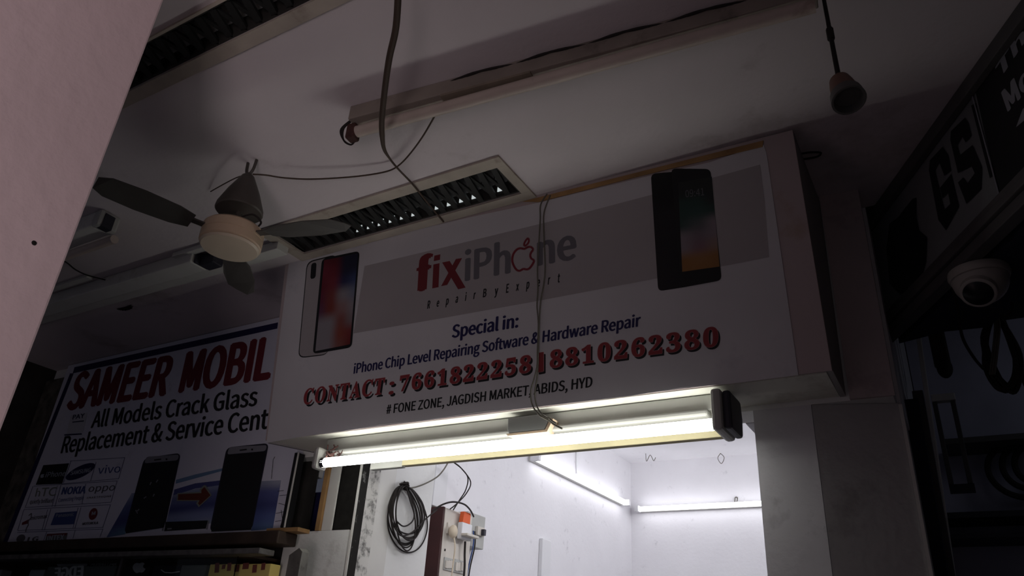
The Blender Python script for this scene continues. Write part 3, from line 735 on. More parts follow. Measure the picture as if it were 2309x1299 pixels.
mb2 = picture(BP, [(297, 1112), (306, 1112), (282, 1205), (240, 1212)], [[(.34, .37, .5), (.2, .25, .4)], [(.1, .13, .3), (.08, .1, .26)], [(.05, .06, .2), (.05, .06, .2)], [(.10, .16, .32), (.12, .24, .36)]], .0005); onp('wave_print', mb2, INK)
# phones
for nm, fr, gb, sc in (('a', [(325, 1033), (408, 1021), (371, 1190), (279, 1203)], [(330, 1030), (404, 1025), (401, 1038), (325, 1045)], [(322, 1046), (401, 1039), (369, 1190), (283, 1203)]),
                       ('b', [(511, 1009), (606.5, 999), (568, 1195), (472, 1199)], [(517, 1008), (602, 1003.5), (599, 1017), (512, 1025)], [(510, 1026), (599, 1018), (566, 1195), (476, 1199)])):
    mb = MB(); poly(mb, BP, round_quad(fr, 13), .0010); ph = onp('phone_picture', mb, M_darknavy, 'black phone with a cracked screen' if nm == 'a' else 'black phone with a new screen')
    mb = MB(); poly(mb, BP, round_quad(gb, 6), .0014); onp('phone_top', mb, M_silverink)
    mb = MB(); poly(mb, BP, sc, .0016); onp('screen_picture', mb, M_black)
    u0, v0 = (sc[0][0] + sc[1][0]) / 2, gb[0][1] + 6
    mb = MB(); stroke(mb, BP, (u0 - 14, v0 + 1.5), (u0 + 2, v0 - .5), 3, .0018); onp('earpiece', mb, M_black)
    mb = MB(); stroke(mb, BP, (u0 + 12, v0), (u0 + 16, v0 - .6), 4, .0018); onp('camera_picture', mb, M_black)
for a, b in (((338, 1094), (341, 1087)), ((307, 1155), (314, 1148)), ((306, 1150), (310, 1158)), ((345, 1120), (348, 1114)), ((324, 1124), (330, 1120)), ((352, 1088), (356, 1082))):
    mb = MB(); stroke(mb, BP, a, b, 2.2, .002); onp('crack_mark', mb, M_silverink)
# arrow
ar = [(400, 1112), (451, 1109), (450, 1103), (460, 1094), (464.5, 1095), (477.5, 1117), (448, 1144), (442, 1135), (446, 1130), (398, 1130)]
mb = MB(); poly(mb, BP, ar, .0022); onp('arrow_print', mb, M_greenink, 'pale outline of the arrow')
cx_, cy_ = 446, 1119
mb = picture(BP, [(402, 1114), (478, 1113), (478, 1126), (401, 1127.5)], [[(.22, .06, .02), (.25, .03, .03)], [(.22, .06, .02), (.25, .03, .03)]], .0001)
mb = MB(); poly(mb, BP, [(402, 1114.5), (454, 1112), (454, 1105), (461, 1098), (474.5, 1117), (450, 1139.5), (446.5, 1135), (450, 1128), (401, 1127.5)], .0026); onp('arrow_print', mb, mat('arrow_red', (.13, .025, .012), .6), 'dark orange red arrow')
# third phone top between the two
mb = MB(); poly(mb, BP, [(374, 1177), (469, 1173.5), (464, 1192), (370, 1198)], .0012); onp('phone_picture', mb, M_black, 'black card between the phones')
for a, b in (((371, 1178), (366, 1197)), ((470, 1174), (466, 1194)), ((377, 1193), (387, 1192))): mb = MB(); stroke(mb, BP, a, b, 3, .0016); onp('pale_mark', mb, M_silverink)
# logo grid
def g(x, y): return (x / 4.657, 1020 + y / 4.657)
mb = MB()
LN = [((735, 92), (1310, 55)), ((1310, 55), (1245, 278)), ((650, 332), (1245, 276)), ((355, 356), (1230, 300)), ((1230, 300), (1165, 522)), ((265, 580), (1165, 525)), ((250, 602), (1160, 550)), ((1160, 550), (1078, 790)),
      ((185, 822), (1085, 788)), ((180, 842), (1080, 806)), ((1080, 806), (1048, 892)), ((745, 92), (665, 322)), ((1010, 100), (950, 300)), ((640, 342), (575, 572)), ((900, 330), (860, 545)), ((600, 352), (545, 572)), ((535, 592), (465, 818)), ((850, 578), (785, 800)), ((490, 835), (455, 935)), ((790, 815), (765, 905)), ((345, 358), (265, 580)), ((250, 602), (185, 822)), ((500, 600), (440, 820)), ((820, 580), (765, 800))]
for a, b in LN: stroke(mb, BP, g(*a), g(*b), 1.0, .0008)
onp('logo_grid', mb, M_lineink, 'thin ruled cells of the brand grid')
mb = MB(); poly(mb, BP, [g(455, 135), g(725, 115), g(650, 330), g(375, 342)], .0010); onp('logo_tile', mb, M_black)
mb = MB()
C0 = Vector((845, 203)); u_, w_ = Vector((154, -60)), Vector((14, -68))
poly(mb, BP, [g(*(C0 + u_ * math.cos(t) + w_ * math.sin(t))) for t in [2 * math.pi * i / 28 for i in range(28)]], .0010); onp('logo_tile', mb, M_navy)
mb = MB(); poly(mb, BP, [g(580, 636), g(810, 618), g(775, 755), g(530, 765)], .0010); onp('logo_tile', mb, M_blueink)
mb = MB(); poly(mb, BP, [g(492, 860), g(712, 848), g(690, 930), g(470, 942)], .0010); onp('logo_tile', mb, M_cardgrey)
mb = MB(); poly(mb, BP, [g(978 + 45 * math.cos(t) + 8 * math.sin(t), 648 + 62 * math.sin(t) * -1 - 8 * math.cos(t)) for t in [2 * math.pi * i / 24 for i in range(24)]], .0010)
onp('logo_tile', mb, M_crimson); mb = MB(); poly(mb, BP, [g(495, 858), g(705, 847), g(698, 872), g(488, 884)], .0014); onp('logo_tile', mb, M_crimson); mb = MB(); poly(mb, BP, [g(232, 738), g(300, 705), g(298, 745), g(228, 765)], .0014); onp('logo_tile', mb, M_crimson)
def word(t, a, b, c, off, mt, bold=.0, fnt=CJK, sp=1.0):
    mb = MB(); letter(mb, BP, t, g(*a), g(*b), g(*c), off, fnt, bold * 2.2, sp); onp('lettering', mb, mt)
word('iPhone', (472, 264), (680, 248), (492, 205), .0016, M_paleink, .006, CJK)
O, UX, UY = Vector(g(418, 270)), Vector((42, -4)) / 4.657, Vector((14, -46)) / 4.657
mb = MB(); poly(mb, BP, [ap(p) for p in apple_pts()], .0016); onp('fruit_emblem', mb, M_paleink)
word('SAMSUNG', (737, 240), (945, 206), (752, 196), .0016, M_paleink, .02)
word('M', (960, 662), (1000, 656), (966, 625), .0016, M_paleink, .02)
word('INTEX', (490, 930), (668, 918), (500, 876), .0016, M_paleink, .03)
word('vivo', (1022, 226), (1258, 210), (1040, 140), .0012, M_blueink)
word('NOKIA', (640, 442), (892, 430), (662, 368), .0012, M_blueink, .03)
word('Connecting People', (610, 522), (875, 495), (618, 480), .0012, M_blueink)
word('Panasonic', (585, 682), (775, 668), (592, 645), .0016, M_paleink, .01)
word('oppo', (922, 416), (1200, 400), (938, 362), .0012, M_greyink, .005)
word('SMARTPHONE', (908, 490), (1165, 470), (913, 470), .0012, M_greyink, .01, None, 1.3)
word('quietly brilliant', (310, 540), (552, 528), (322, 495), .0012, M_greyink, .01)
word('MOTOROLA', (862, 764), (1028, 752), (868, 738), .0012, M_greyink, .03)
word('LG', (280, 938), (395, 930), (296, 892), .0012, M_greyink, .03)
word('micromax', (318, 712), (492, 690), (326, 668), .0012, M_greyink, .01)
mb = MB(); poly(mb, BP, [g(218 + 46 * math.cos(t) + 8 * math.sin(t), 905 - 42 * math.sin(t) - 5 * math.cos(t)) for t in [2 * math.pi * i / 20 for i in range(20)]], .0012); onp('logo_tile', mb, M_greyink)
mb = MB(); strokes(mb, BP, [g(x, y) for x, y in ((300, 665), (330, 640), (325, 690), (285, 730), (298, 760), (275, 800), (268, 840))], 1.6, .0018); onp('pen_stroke', mb, M_greyink)
mb = MB(); letter(mb, BP, 'hTC', g(365, 466), g(582, 456), g(388, 376), .0012, None, .005); onp('lettering', mb, M_greenink, 'greenish grey logo letters')
for s_ in ([(626, 1108), (640, 1106)], [(630, 1118), (646, 1116), (652, 1118)], [(628, 1135), (640, 1138), (650, 1146), (655, 1156)], [(622, 1158), (640, 1154)], [(634, 1150), (637, 1172), (632, 1188)], [(620, 1176), (634, 1174)], [(612, 1080), (616, 1036), (620, 1030)]): 
    mb = MB(); strokes(mb, BP, s_, 1.0, .0012); onp('scratch', mb, M_black)

# ================================================================== ledge and showcase at lower left
LEDX1 = -1.885
def ly(v): return aty(0, v, 1.66).z
zA = aty(320, 1222, 1.70).z
mb = MB(); mb.box((-3.6, 1.66, zA - .026), (-1.80, 1.7395, zA + .012)); o = mesh_obj('wooden_ledge', mb, M_darkwood, bevel=.004); tag(o, 'dark wooden ledge under the left neighbour banner', 'ledge')
pE = aty(610, 1205, 1.69)
mb = MB(); mb.box((pE.x - .02, 1.6885, zA + .0125), (-1.752, 1.738, zA + .024)); o = mesh_obj('wooden_strip', mb, M_wood); tag(o, 'short raw wooden strip at the right end of the dark ledge', 'strip')
zB = aty(300, 1252, 1.64).z
mb = MB(); mb.box((-3.6, 1.60, zB - .010), (-1.80, 1.6595, zB + .006)); o = mesh_obj('metal_rail', mb, mat('worn_metal_rail', (.12, .115, .11), .45, noise=.5, scale=30), bevel=.002); tag(o, 'worn dark metal rail along the top of the glass showcase', 'rail')
# glass showcase with boxes
sc = thing('showcase', 'dark glass showcase below the ledge at lower left', 'showcase', (-2.7, 1.7, 1.4))
mb = MB(); mb.box((-3.59, 2.05, 1.0), (-1.9, 2.08, zB - .02)); mesh_obj('back_panel', mb, M_darkwood, sc)
mb = MB(); mb.box((-3.59, 1.66, zB - .009), (-1.91, 2.05, zB + .0)); mesh_obj('top_panel', mb, M_darkwood, sc)
xm = aty(275, 1280, 1.64).x
mb = MB(); mb.box((xm - .006, 1.632, 1.0), (xm + .006, 1.65, zB - .0105)); mesh_obj('glazing_bar', mb, M_trimdark, sc)
mg = bpy.data.materials.new('showcase_glass'); mg.use_nodes = True
bg = mg.node_tree.nodes['Principled BSDF']; bg.inputs['Transmission Weight'].default_value = 1; bg.inputs['Roughness'].default_value = .02; bg.inputs['IOR'].default_value = 1.2; bg.inputs['Base Color'].default_value = (.9, .95, .93, 1)
mb = MB(); mb.box((-3.59, 1.638, 1.0), (xm - .0065, 1.642, zB - .011)); mesh_obj('glass_pane', mb, mg, sc)
mb = MB(); mb.box((xm + .0065, 1.638, 1.0), (-1.93, 1.642, zB - .011)); mesh_obj('glass_pane', mb, mg, sc)
zsh = 1.56
mb = MB(); mb.box((-3.59, 1.66, zsh - .012), (-1.91, 2.049, zsh)); mesh_obj('shelf', mb, M_cardgrey, sc)
# pale wooden post right of the showcase
pq = [aty(u, v, 1.62) for u, v in ((640, 1299), (650, 1252), (662, 1236), (676, 1244), (680, 1299))]
P1, P2 = aty(648, 1262, 1.62), aty(678, 1262, 1.62)
mb = MB(); mb.prism([(P1.x, 1.62, 0), (P2.x, 1.62, 0), (P2.x, 1.62, pq[3].z), (P2.x - .014, 1.62, pq[2].z), (P1.x + .004, 1.62, pq[1].z)], (0, .03, 0)); o = mesh_obj('wooden_post', mb, mat('weathered_post', (.15, .145, .13), .9, noise=.4, scale=22, dirt=(.03, .03, .03), dirt_amt=.14, dirt_scale=30)); tag(o, 'weathered pale post with a cut top at the right end of the showcase', 'post')
# boxes standing on the shelf, seen through the glass
YBX = 1.70
XPL = plane((0, YBX, 0), (0, -1, 0))
def carton(u0, u1, v, mt, label, name='phone_box', yb=YBX, dep=.04):
    a, b = aty(u0, v, yb), aty(u1, v, yb)
    mb = MB(); mb.box((a.x, yb, zsh + .0005), (b.x, yb + dep, min((a.z + b.z) / 2, zB - .024))); o = mesh_obj(name, mb, mt, bevel=.002); tag(o, label, 'box'); return o
b1 = carton(112, 265, 1272, M_cardgrey, 'dark grey box behind the showcase glass, a reflection printed on it as mirrored pale lettering')
mb = MB(); letter(mb, XPL, 'EDGE', (121, 1305), (188, 1300), (124, 1281), .001, CJK, .09, mirror=True); sub(b1, 'lettering', mb, M_pvc)  # glass reflection painted as mirrored lettering on the box
b2 = carton(130, 268, 1228, M_black, 'black box at the back of the showcase, a reflection printed on it as small mirrored text', yb=YBX + .045)
mb = MB(); X2 = plane((0, YBX + .045, 0), (0, -1, 0)); letter(mb, X2, 'BESTFRIEND', (203, 1283), (262, 1278), (205, 1272), .001, None, .03, mirror=True); poly(mb, X2, [(125, 1266), (200, 1262), (196, 1281), (135, 1284)], .001); sub(b2, 'lettering', mb, M_whiteink)  # mirrored text likewise paints a reflection onto the box
b3 = carton(288, 345, 1255, M_black, 'black box with a white fruit emblem in the showcase', yb=YBX + .005)
mb = MB(); X3 = plane((0, YBX + .005, 0), (0, -1, 0)); O, UX, UY = Vector((300, 1293)), Vector((30, -3)), Vector((0, -26)); poly(mb, X3, [ap(p) for p in apple_pts()], .001); sub(b3, 'emblem', mb, M_whiteink)
b4 = carton(352, 410, 1262, M_darknavy, 'dark violet box with a curved white line in the showcase', yb=YBX + .005)
mb = MB(); strokes(mb, X3, [(364, 1285), (372, 1291), (388, 1292), (406, 1289)], 2.2, .001); sub(b4, 'curved_line', mb, M_whiteink)
b5 = carton(414, 470, 1262, M_cardgrey, 'grey box left of the yellow box in the showcase', yb=YBX + .01)
b6 = carton(476, 612, 1268, M_boxlit, 'yellow box with dark and pink print in the showcase', yb=YBX)
mb = MB()
for k_, (u, w, h) in enumerate(((486, 10, 22), (502, 8, 14), (514, 9, 18), (530, 10, 20), (548, 14, 14), (570, 10, 22), (590, 9, 16))): poly(mb, XPL, [(u, 1270 + (k_ % 2) * 4), (u + w, 1269 + (k_ % 2) * 4), (u + w - 2, 1269 + h), (u - 2, 1270 + h)], .001)
sub(b6, 'print', mb, mat('dull_red_print', (.2, .06, .05), .6))
b7 = carton(466, 605, 1252, M_paleink, 'pale box row standing behind the yellow box', yb=YBX + .07)
b8 = carton(70, 102, 1285, M_paleink, 'narrow pale box at the far left of the showcase', yb=YBX)
b9 = carton(-30, 6, 1285, M_paleink, 'pale box cut by the left edge of the photo', yb=YBX)

# ================================================================== ceiling grilles
def grille(S, frame, label, cells, holes, wid):
    x0, x1, y0, y1 = S; fx0, fx1, fy0, fy1 = frame
    cy = (y0 + y1) / 2
    t = thing('ceiling_grille', label, 'grille', ((x0 + x1) / 2, cy, ZC))
    z0, z1 = ZC - .006, ZC - .0003
    for a in ((fx0, fx1, fy0, y0), (fx0, fx1, y1, fy1), (fx0, x0, y0 + .0002, y1 - .0002), (x1, fx1, y0 + .0002, y1 - .0002)):
        mb = MB(); mb.box((a[0], a[2], z0), (a[1], a[3], z1)); mesh_obj('frame', mb, M_steeldirty, t)
    e = .001
    mb = MB(); h = .22
    mb.box((x0 + e, y0 + e, ZC), (x0 + .008, y1 - e, ZC + h)); mb.box((x1 - .008, y0 + e, ZC), (x1 - e, y1 - e, ZC + h))
    mb.box((x0 + .009, y0 + e, ZC), (x1 - .009, y0 + .006, ZC + h)); mb.box((x0 + .009, y1 - .006, ZC), (x1 - .009, y1 - e, ZC + h)); mb.box((x0 + e, y0 + e, ZC + h), (x1 - e, y1 - e, ZC + h + .01))
    mesh_obj('duct_box', mb, mat('duct_black', (.03, .028, .026), .8), t)
    # lattice
    mb = MB(); n = cells; w = (x1 - x0) / n
    for i in range(n):
        a = x0 + i * w
        mb.bar((a + w * .02, y1 - .006, ZC + .004), (a + w * .62, y0 + .006, ZC + .004), .016, .008)
        mb.bar((a + w * .62, y0 + .006, ZC + .0085), (a + w * 1.0, y1 - .006, ZC + .0085), .010, .006)
    mesh_obj('lattice', mb, M_grille, t)
    mb = MB()
    for i in range(n // 2 if holes else 0, n):
        a = x0 + i * w
        mb.prism([(a + .002, y1 - .008, ZC + .042), (a + w - .002, y1 - .008, ZC + .042), (a + w - .002, y1 - .034, ZC + .15), (a + .002, y1 - .034, ZC + .15)], (0, .002, .001))
    mesh_obj('vanes', mb, M_slat, t)
    if holes:
        for i in holes:
            a = x0 + (i + .5) * w
            mb = MB(); mb.box((a - w * .24, y1 - .0085, ZC + wid), (a + w * .2, y1 - .0065, ZC + wid + .02)); mesh_obj('daylight_gap', mb, M_dayhole, t)
    return t
grille(S1, (-1.70, -.845, 1.251, 1.446), 'slotted ceiling grille with zigzag bars above the signboard', 19, [5, 6, 7, 8, 9, 10, 12, 13, 14, 15, 17], .016)
grille(S2, (-1.79, -.78, .586, .704), 'dark slotted ceiling grille at the top left beside the pillar', 22, None, 0)

# ================================================================== ceiling fan
fx, fy = -1.436, .995
fan = thing('ceiling_fan', 'small cream ceiling fan with a dark conical canopy', 'fan', (fx, fy, ZC))
mb = MB(); mb.tube(smooth_px([(fx - .016, fy, ZC - .001), (fx - .012, fy, ZC - .03), (fx, fy, ZC - .042), (fx + .012, fy, ZC - .03), (fx + .016, fy, ZC - .001)], 5), .004, 8); mb.tube([(fx, fy, ZC - .04), (fx, fy, 2.44)], .007, 10); mesh_obj('down_rod', mb, M_fandark, fan, smooth=True)
mb = MB(); mb.lathe([(-.043, .009), (-.05, .016), (-.10, .040), (-.145, .057), (-.155, .058), (-.158, .055), (-.158, .01)], (fx, fy, ZC), n=32); mesh_obj('canopy', mb, M_fandark, fan, smooth=True)
mb = MB(); mb.lathe([(0, .012), (0, .066), (.005, .073), (.022, .0735), (.0225, .0722), (.0245, .0722), (.025, .0735), (.044, .073), (.0445, .0712), (.0465, .0712), (.047, .072), (.053, .066), (.060, .045), (.072, .016), (.072, .008)], (fx, fy, 2.378), n=40); mo = mesh_obj('motor', mb, M_cream, fan, smooth=True)
mb = MB(); mb.lathe([(0, .010), (.0005, .040), (.003, .066), (.008, .0705), (.008, .02)], (fx, fy, 2.3695), n=40); mesh_obj('bottom_cap', mb, M_creamlow, fan, smooth=True)
mb = MB(); mb.tube(smooth_px([(fx + .03, fy - .02, 2.44), (fx + .062, fy - .005, 2.452), (fx + .078, fy + .012, 2.436), (fx + .06, fy + .02, 2.43)], 5), .0025, 6); mesh_obj('wire_lead', mb, M_cord, fan, smooth=True)
for ang in (14, 134, 252):
    a = math.radians(ang); d = Vector((math.cos(a), math.sin(a), 0)); s_ = Vector((-d.y, d.x, 0)); c = Vector((fx, fy, 2.405))
    mb = MB(); prof = [(.10, .022), (.14, .036), (.22, .042), (.29, .036), (.315, .016)]
    L_ = [c + d * r_ + s_ * w_ + Vector((0, 0, .006)) for r_, w_ in prof]; R_ = [c + d * r_ - s_ * w_ - Vector((0, 0, .006)) for r_, w_ in reversed(prof)]
    mb.prism(L_ + R_, (0, 0, .002)); bl_ = mesh_obj('blade', mb, M_blade, fan)
    mb = MB(); mb.bar(c + d * .066 + Vector((0, 0, .004)), c + d * .13 + Vector((0, 0, .004)), .02, .004); sub(bl_, 'blade_iron', mb, M_fandark)

# ================================================================== unlit fixtures on the ceiling
# centre fixture : batten plus tube
A, B = atz(800, 268, ZC - .02), atz(1842, -8, ZC - .02)
d = (B - A).normalized(); s_ = Vector((-d.y, d.x, 0))
fix = thing('tube_fixture', 'dusty unlit tube light fixture across the middle of the ceiling', 'tube light', (A + B) / 2 + Vector((0, 0, .02)))
mb = MB(); mb.bar(A - s_ * .006 + Vector((0, 0, .0)), B - s_ * .006, .034, .038); mesh_obj('channel', mb, mat('sooty_channel', (.27, .23, .20), .75, noise=.2, scale=11, dirt=(.09, .07, .06), dirt_amt=.12, dirt_scale=9), fix, bevel=.002)
tA, tB = atz(806, 297, 2.575), atz(1838, 12, 2.575)
mb = MB(); mb.tube([tA, tB], .0135, 18); mesh_obj('tube', mb, M_tubeold, fix, smooth=True)
dt = (tB - tA).normalized()
mb = MB(); c = tA - dt * .012
mb.bar(c - dt * .012, c + dt * .012, .026, .04); mb.bar(c + Vector((0, 0, .02)), A + d * .01, .012, .012)
mesh_obj('end_holder', mb, M_rust, fix, bevel=.004)
mb = MB()
for i in range(3):
    o_ = Vector((0, 0, .008 * i)); mb.tube(smooth_px([A + o_ * .3, c - dt * (.02 + .004 * i) + Vector((0, -.01, .012)), c - dt * .03 + Vector((0, .006, -.008)), c - dt * .012 + Vector((0, .012, -.022)), c + Vector((0, .01, -.016))], 6), .0022, 6)
mesh_obj('loose_wires', mb, M_cord, fix, smooth=True)
bxp = A + (B - A) * .33
mb = MB(); mb.bar(bxp - d * .09 - s_ * .008 - Vector((0, 0, .021)), bxp + d * .12 - s_ * .008 - Vector((0, 0, .021)), .030, .006); mesh_obj('ballast_cover', mb, mat('brown_ballast', (.22, .18, .14), .7, noise=.2, scale=20), fix)
mb = MB(); 
for k_ in (0, .6, 1.2): mb.tube(smooth_px([A + (B - A) * t + Vector((.002 * k_, -.024 - .004 * math.sin(t * 40 + k_), .013)) for t in [i / 24 * .72 + .26 for i in range(25)]], 2), .0022, 5)
mesh_obj('loose_wires', mb, M_cord, fix, smooth=True)
# long fixture near the left banner
zf = ZC - .03
A, B = atz(95, 698, zf), atz(462, 597, zf)
fl = thing('tube_fixture', 'long pale unlit fixture on the ceiling left of the fan', 'tube light', ((A.x + B.x) / 2, (A.y + B.y) / 2, ZC))
yF = (A.y + B.y) / 2
mb = MB(); mb.box((-3.58, yF - .045, ZC - .045), (B.x, yF + .022, ZC - .0005)); mesh_obj('channel', mb, M_steel, fl, bevel=.005)
mb = MB(); mb.box((-3.58, yF + .030, ZC - .03), (B.x + .30, yF + .075, ZC - .0005)); mesh_obj('backing_strip', mb, M_steel, fl, bevel=.002)
mb = MB(); mb.box((B.x + .001, yF - .035, ZC - .045), (B.x + .012, yF + .02, ZC - .004)); mb.box((B.x + .0125, yF - .02, ZC - .05), (B.x + .075, yF + .022, ZC - .01)); mesh_obj('end_holder', mb, M_darkcap, fl, bevel=.004)
a, b = atz(395, 578, ZC - .008), atz(480, 553, ZC - .008)
mb = MB(); mb.box((a.x, a.y - .012, ZC - .016), (b.x + .1, a.y + .012, ZC - .0005)); o = mesh_obj('casing_strip', mb, M_steel, bevel=.002); tag(o, 'short cable casing on the ceiling behind the fan motor', 'casing')
a, b = atz(120, 668, ZC - .006), atz(230, 637, ZC - .006)
mb = MB(); mb.box((-3.4, yF - .085, ZC - .012), (b.x, yF - .06, ZC - .0005)); o = mesh_obj('casing_strip', mb, M_steel, bevel=.002); tag(o, 'short cable casing beside the pink pillar on the ceiling', 'casing')
# fixture end beside the pillar
a, b = atz(160, 525, ZC - .03), atz(236, 505, ZC - .03)
f2 = thing('tube_fixture', 'end of an unlit tube fixture showing beside the pink pillar', 'tube light', (b.x, b.y, ZC))
mb = MB(); mb.box((-2.9, b.y - .03, ZC - .05), (b.x - .01, b.y + .03, ZC - .0005)); mesh_obj('channel', mb, M_steel, f2, bevel=.004)
mb = MB(); mb.box((b.x - .0095, b.y - .034, ZC - .055), (b.x + .026, b.y + .030, ZC - .0005)); mesh_obj('end_holder', mb, M_greyplastic, f2, bevel=.008)
mb = MB(); mb.tube([(-2.9, b.y + .036, ZC - .066), (b.x + .012, b.y + .036, ZC - .066)], .013, 16); mesh_obj('tube', mb, M_tubeold, f2, smooth=True)
mb = MB(); mb.box((b.x + .004, b.y - .02, ZC - .012), (b.x + .03, b.y + .01, ZC - .0555)); mesh_obj('dark_gap', mb, M_darkcap, f2)
# soot mark
c = atz(283, 693, ZC - .001)
mb = MB()
for k_ in range(7):
    a = math.radians(-80 + 27 * k_); p = c + Vector((math.sin(a) * .045, math.cos(a) * .028 - .01, -.0015)); mb.tube([c, (c + p) / 2 + Vector((0, 0, -.004)), p], [.002, .005, .001], 6)
o = mesh_obj('soot_mark', mb, M_mattblack, smooth=True); tag(o, 'small splayed black mark on the ceiling above the neighbour banner', 'mark')

# ================================================================== loose cables on the ceiling
def wire_z(px, zs, r, mt, label, n=6):
    mb = MB(); pts = [atz(u, v, z) for (u, v), z in zip(px, zs)]
    P = smooth_px(pts, n); mb.tube(P, r, 8); o = mesh_obj('electric_wire', mb, mt, smooth=True); return tag(o, label, 'wire')
wire_z([(899, -40), (893, 60), (878, 130), (868, 200), (861, 270), (862, 310), (866, 335), (875, 352), (895, 378), (930, 415), (965, 458), (1000, 500)],
       [2.50, 2.50, 2.50, 2.505, 2.51, 2.52, 2.535, 2.55, 2.585, 2.622, 2.624, 2.625], [.0062] * 5 * 6 + [.0058 - .0032 * min(1, i / 14) for i in range(37)], M_cordbrown, 'thick dark cable sagging from the top of the photo to the grille')
mbk = MB()
wire_z([(980, 262), (955, 305), (930, 340), (905, 368), (880, 384), (840, 393), (780, 400), (700, 404), (640, 401), (600, 395), (570, 393)], [2.60, 2.612, 2.616, 2.616, 2.616, 2.614, 2.612, 2.61, 2.608, 2.60, 2.588], .0021, M_cordbrown, 'thin dark wire from the middle fixture to the fan')
wire_z([(562, 393), (535, 400), (505, 415), (475, 432)], [2.588, 2.60, 2.61, 2.63], .0016, M_cordbrown, 'thin wire left of the fan canopy')
wire_z([(120, 575), (150, 592), (170, 608), (195, 620), (225, 628), (250, 635)], [2.62] * 6, .0024, M_cord, 'thin black wire on the ceiling beside the pink pillar')
# wires down the front of the sign
def wire_s(px, offs, label, mt):
    mb = MB(); pts = [SP(u, v, o_) for (u, v), o_ in zip(px, offs)]; mb.tube(smooth_px(pts, 6), .0019, 7); o = mesh_obj('electric_wire', mb, mt, smooth=True); tag(o, label, 'wire')
wa = [(1234, 437), (1219, 462), (1218, 500), (1212, 600), (1213, 650), (1211, 690), (1214, 730), (1212, 790), (1211, 825), (1204, 855), (1197, 880), (1198, 905), (1205, 922), (1220, 940)]
wb = [(1241, 440), (1227, 478), (1226, 520), (1229, 600), (1226, 640), (1219, 680), (1216, 720), (1214, 780), (1213, 820), (1211, 850), (1206, 885), (1209, 912), (1222, 935), (1238, 945)]
wire_s(wa, [.010] * 10 + [.012, .012, .012, .012], 'thin grey wire down the signboard, left of the pair', M_cordgrey)
wire_s(wb, [.014] * 10 + [.016, .016, .016, .016], 'thin grey wire down the signboard, right of the pair', M_cordgrey)
c = SP(1225, 940, .014)
mb = MB(); mb.tube(smooth_px([SP(1218, 938, .014), aty(1240, 950, 1.60), aty(1250, 958, 1.60), aty(1268, 967, 1.602)], 6), .0026, 7); mb.tube(smooth_px([SP(1236, 944, .018), aty(1236, 942, 1.596), aty(1246, 950, 1.594), aty(1254, 955, 1.597)], 6), .0024, 7)
o = mesh_obj('wire_joint', mb, M_cordgrey, smooth=True); tag(o, 'twisted wire ends at the ballast box of the glowing tube', 'wire')
# small loop of wire right of the sign
c = atz(1828, 350, ZC - .012)
mb = MB(); mb.tube(smooth_px([c + Vector((-.02, 0, .011)), c + Vector((0, -.012, 0)), c + Vector((.022, 0, 0)), c + Vector((.012, .012, 0)), c + Vector((-.02, .014, .004))], 6), .0025, 6); o = mesh_obj('electric_wire', mb, M_cord, smooth=True); tag(o, 'small loop of black wire right of the signboard top', 'wire')

# ================================================================== hanging bulb holder
bd = 2.38
bp_t = aty(1892, 180, 1.08)
bh = thing('bulb_holder', 'empty brown bulb holder hanging on a cord from the ceiling', 'lamp holder', (bp_t.x, 1.08, ZC))
top = atz(1858, 0, ZC); topy = aty(1850, -30, 1.08)
p2 = aty(1872, 75, 1.08); p1_ = aty(1858, 0, 1.08)
mb = MB(); mb.tube([topy, p1_, p2, bp_t], [.0032, .0034, .0038, .0042], 8); mb.tube([p2 + Vector((0, 0, .01)), p2, p2 - Vector((0, 0, .014))], .0062, 8); mesh_obj('cord', mb, M_cord, bh, smooth=True)
p3 = aty(1906, 252, 1.08)
ax = Vector((0.012, -.022, -.075)).normalized()
hl = .068
mb = MB(); mb.lathe([(0, .009), (.004, .0165), (.02, .0195), (.046, .022)], bp_t, ax, 24); mesh_obj('shell', mb, M_brass, bh, smooth=True)
mb = MB(); mb.lathe([(.0465, .0205), (.0466, .025), (.066, .027), (.066, .0235), (.050, .0205), (.050, .002)], bp_t, ax, 24); mesh_obj('socket_rim', mb, mat('grey_rim', (.10, .10, .095), .5), bh, smooth=True)

# ================================================================== right-hand shop fascia
G0 = Vector((.013, 1.742, ZC)); Gd = Vector((.474, -.881, 0)).normalized(); Gn = Vector((-.881, -.474, 0)).normalized()
GP = plane(G0, Gn)
zg = CZ + .832
gs = thing('shop_sign', 'dim grey fascia sign with two large black letters at the right', 'sign', G0 + Gd * .2 - Vector((0, 0, .3)))
a, b = G0 + Gd * -.27, G0 + Gd * .9
mb = MB(); mb.prism([Vector((a.x, a.y, zg + .02)), Vector((b.x, b.y, zg + .02)), Vector((b.x, b.y, ZC - .001)), Vector((a.x, a.y, ZC - .001))], -Gn * .04); gpan = mesh_obj('panel', mb, M_gs, gs)
def onG(name, mb, mt, label=None): return sub(gpan, name, mb, mt, label)
mb = MB(); poly(mb, GP, [(2194, 182), (2420, -130), (2420, 300), (2252, 441)], .001); onG('black_field', mb, M_black, 'black right field with pale lettering')
mb = MB(); letter(mb, GP, 'This', (2252, 182), (2360, 20), (2243, 150), .002, CJK, .06); onG('lettering', mb, M_silverink, 'pale letters, cut by the frame edge'); mb = MB(); letter(mb, GP, 'Mobile', (2272, 252), (2420, 90), (2256, 206), .002, CJK, .06); onG('lettering', mb, M_silverink, 'pale letters, cut by the frame edge')
mb = MB(); poly(mb, GP, [(2291, 287), (2306, 246), (2400, 150), (2400, 240), (2328, 256)], .002); onG('pale_shape', mb, M_silverink)
def z2(x, y): return (1960 + x / 2.5988, 100 + y / 2.5988)
mb = MB()
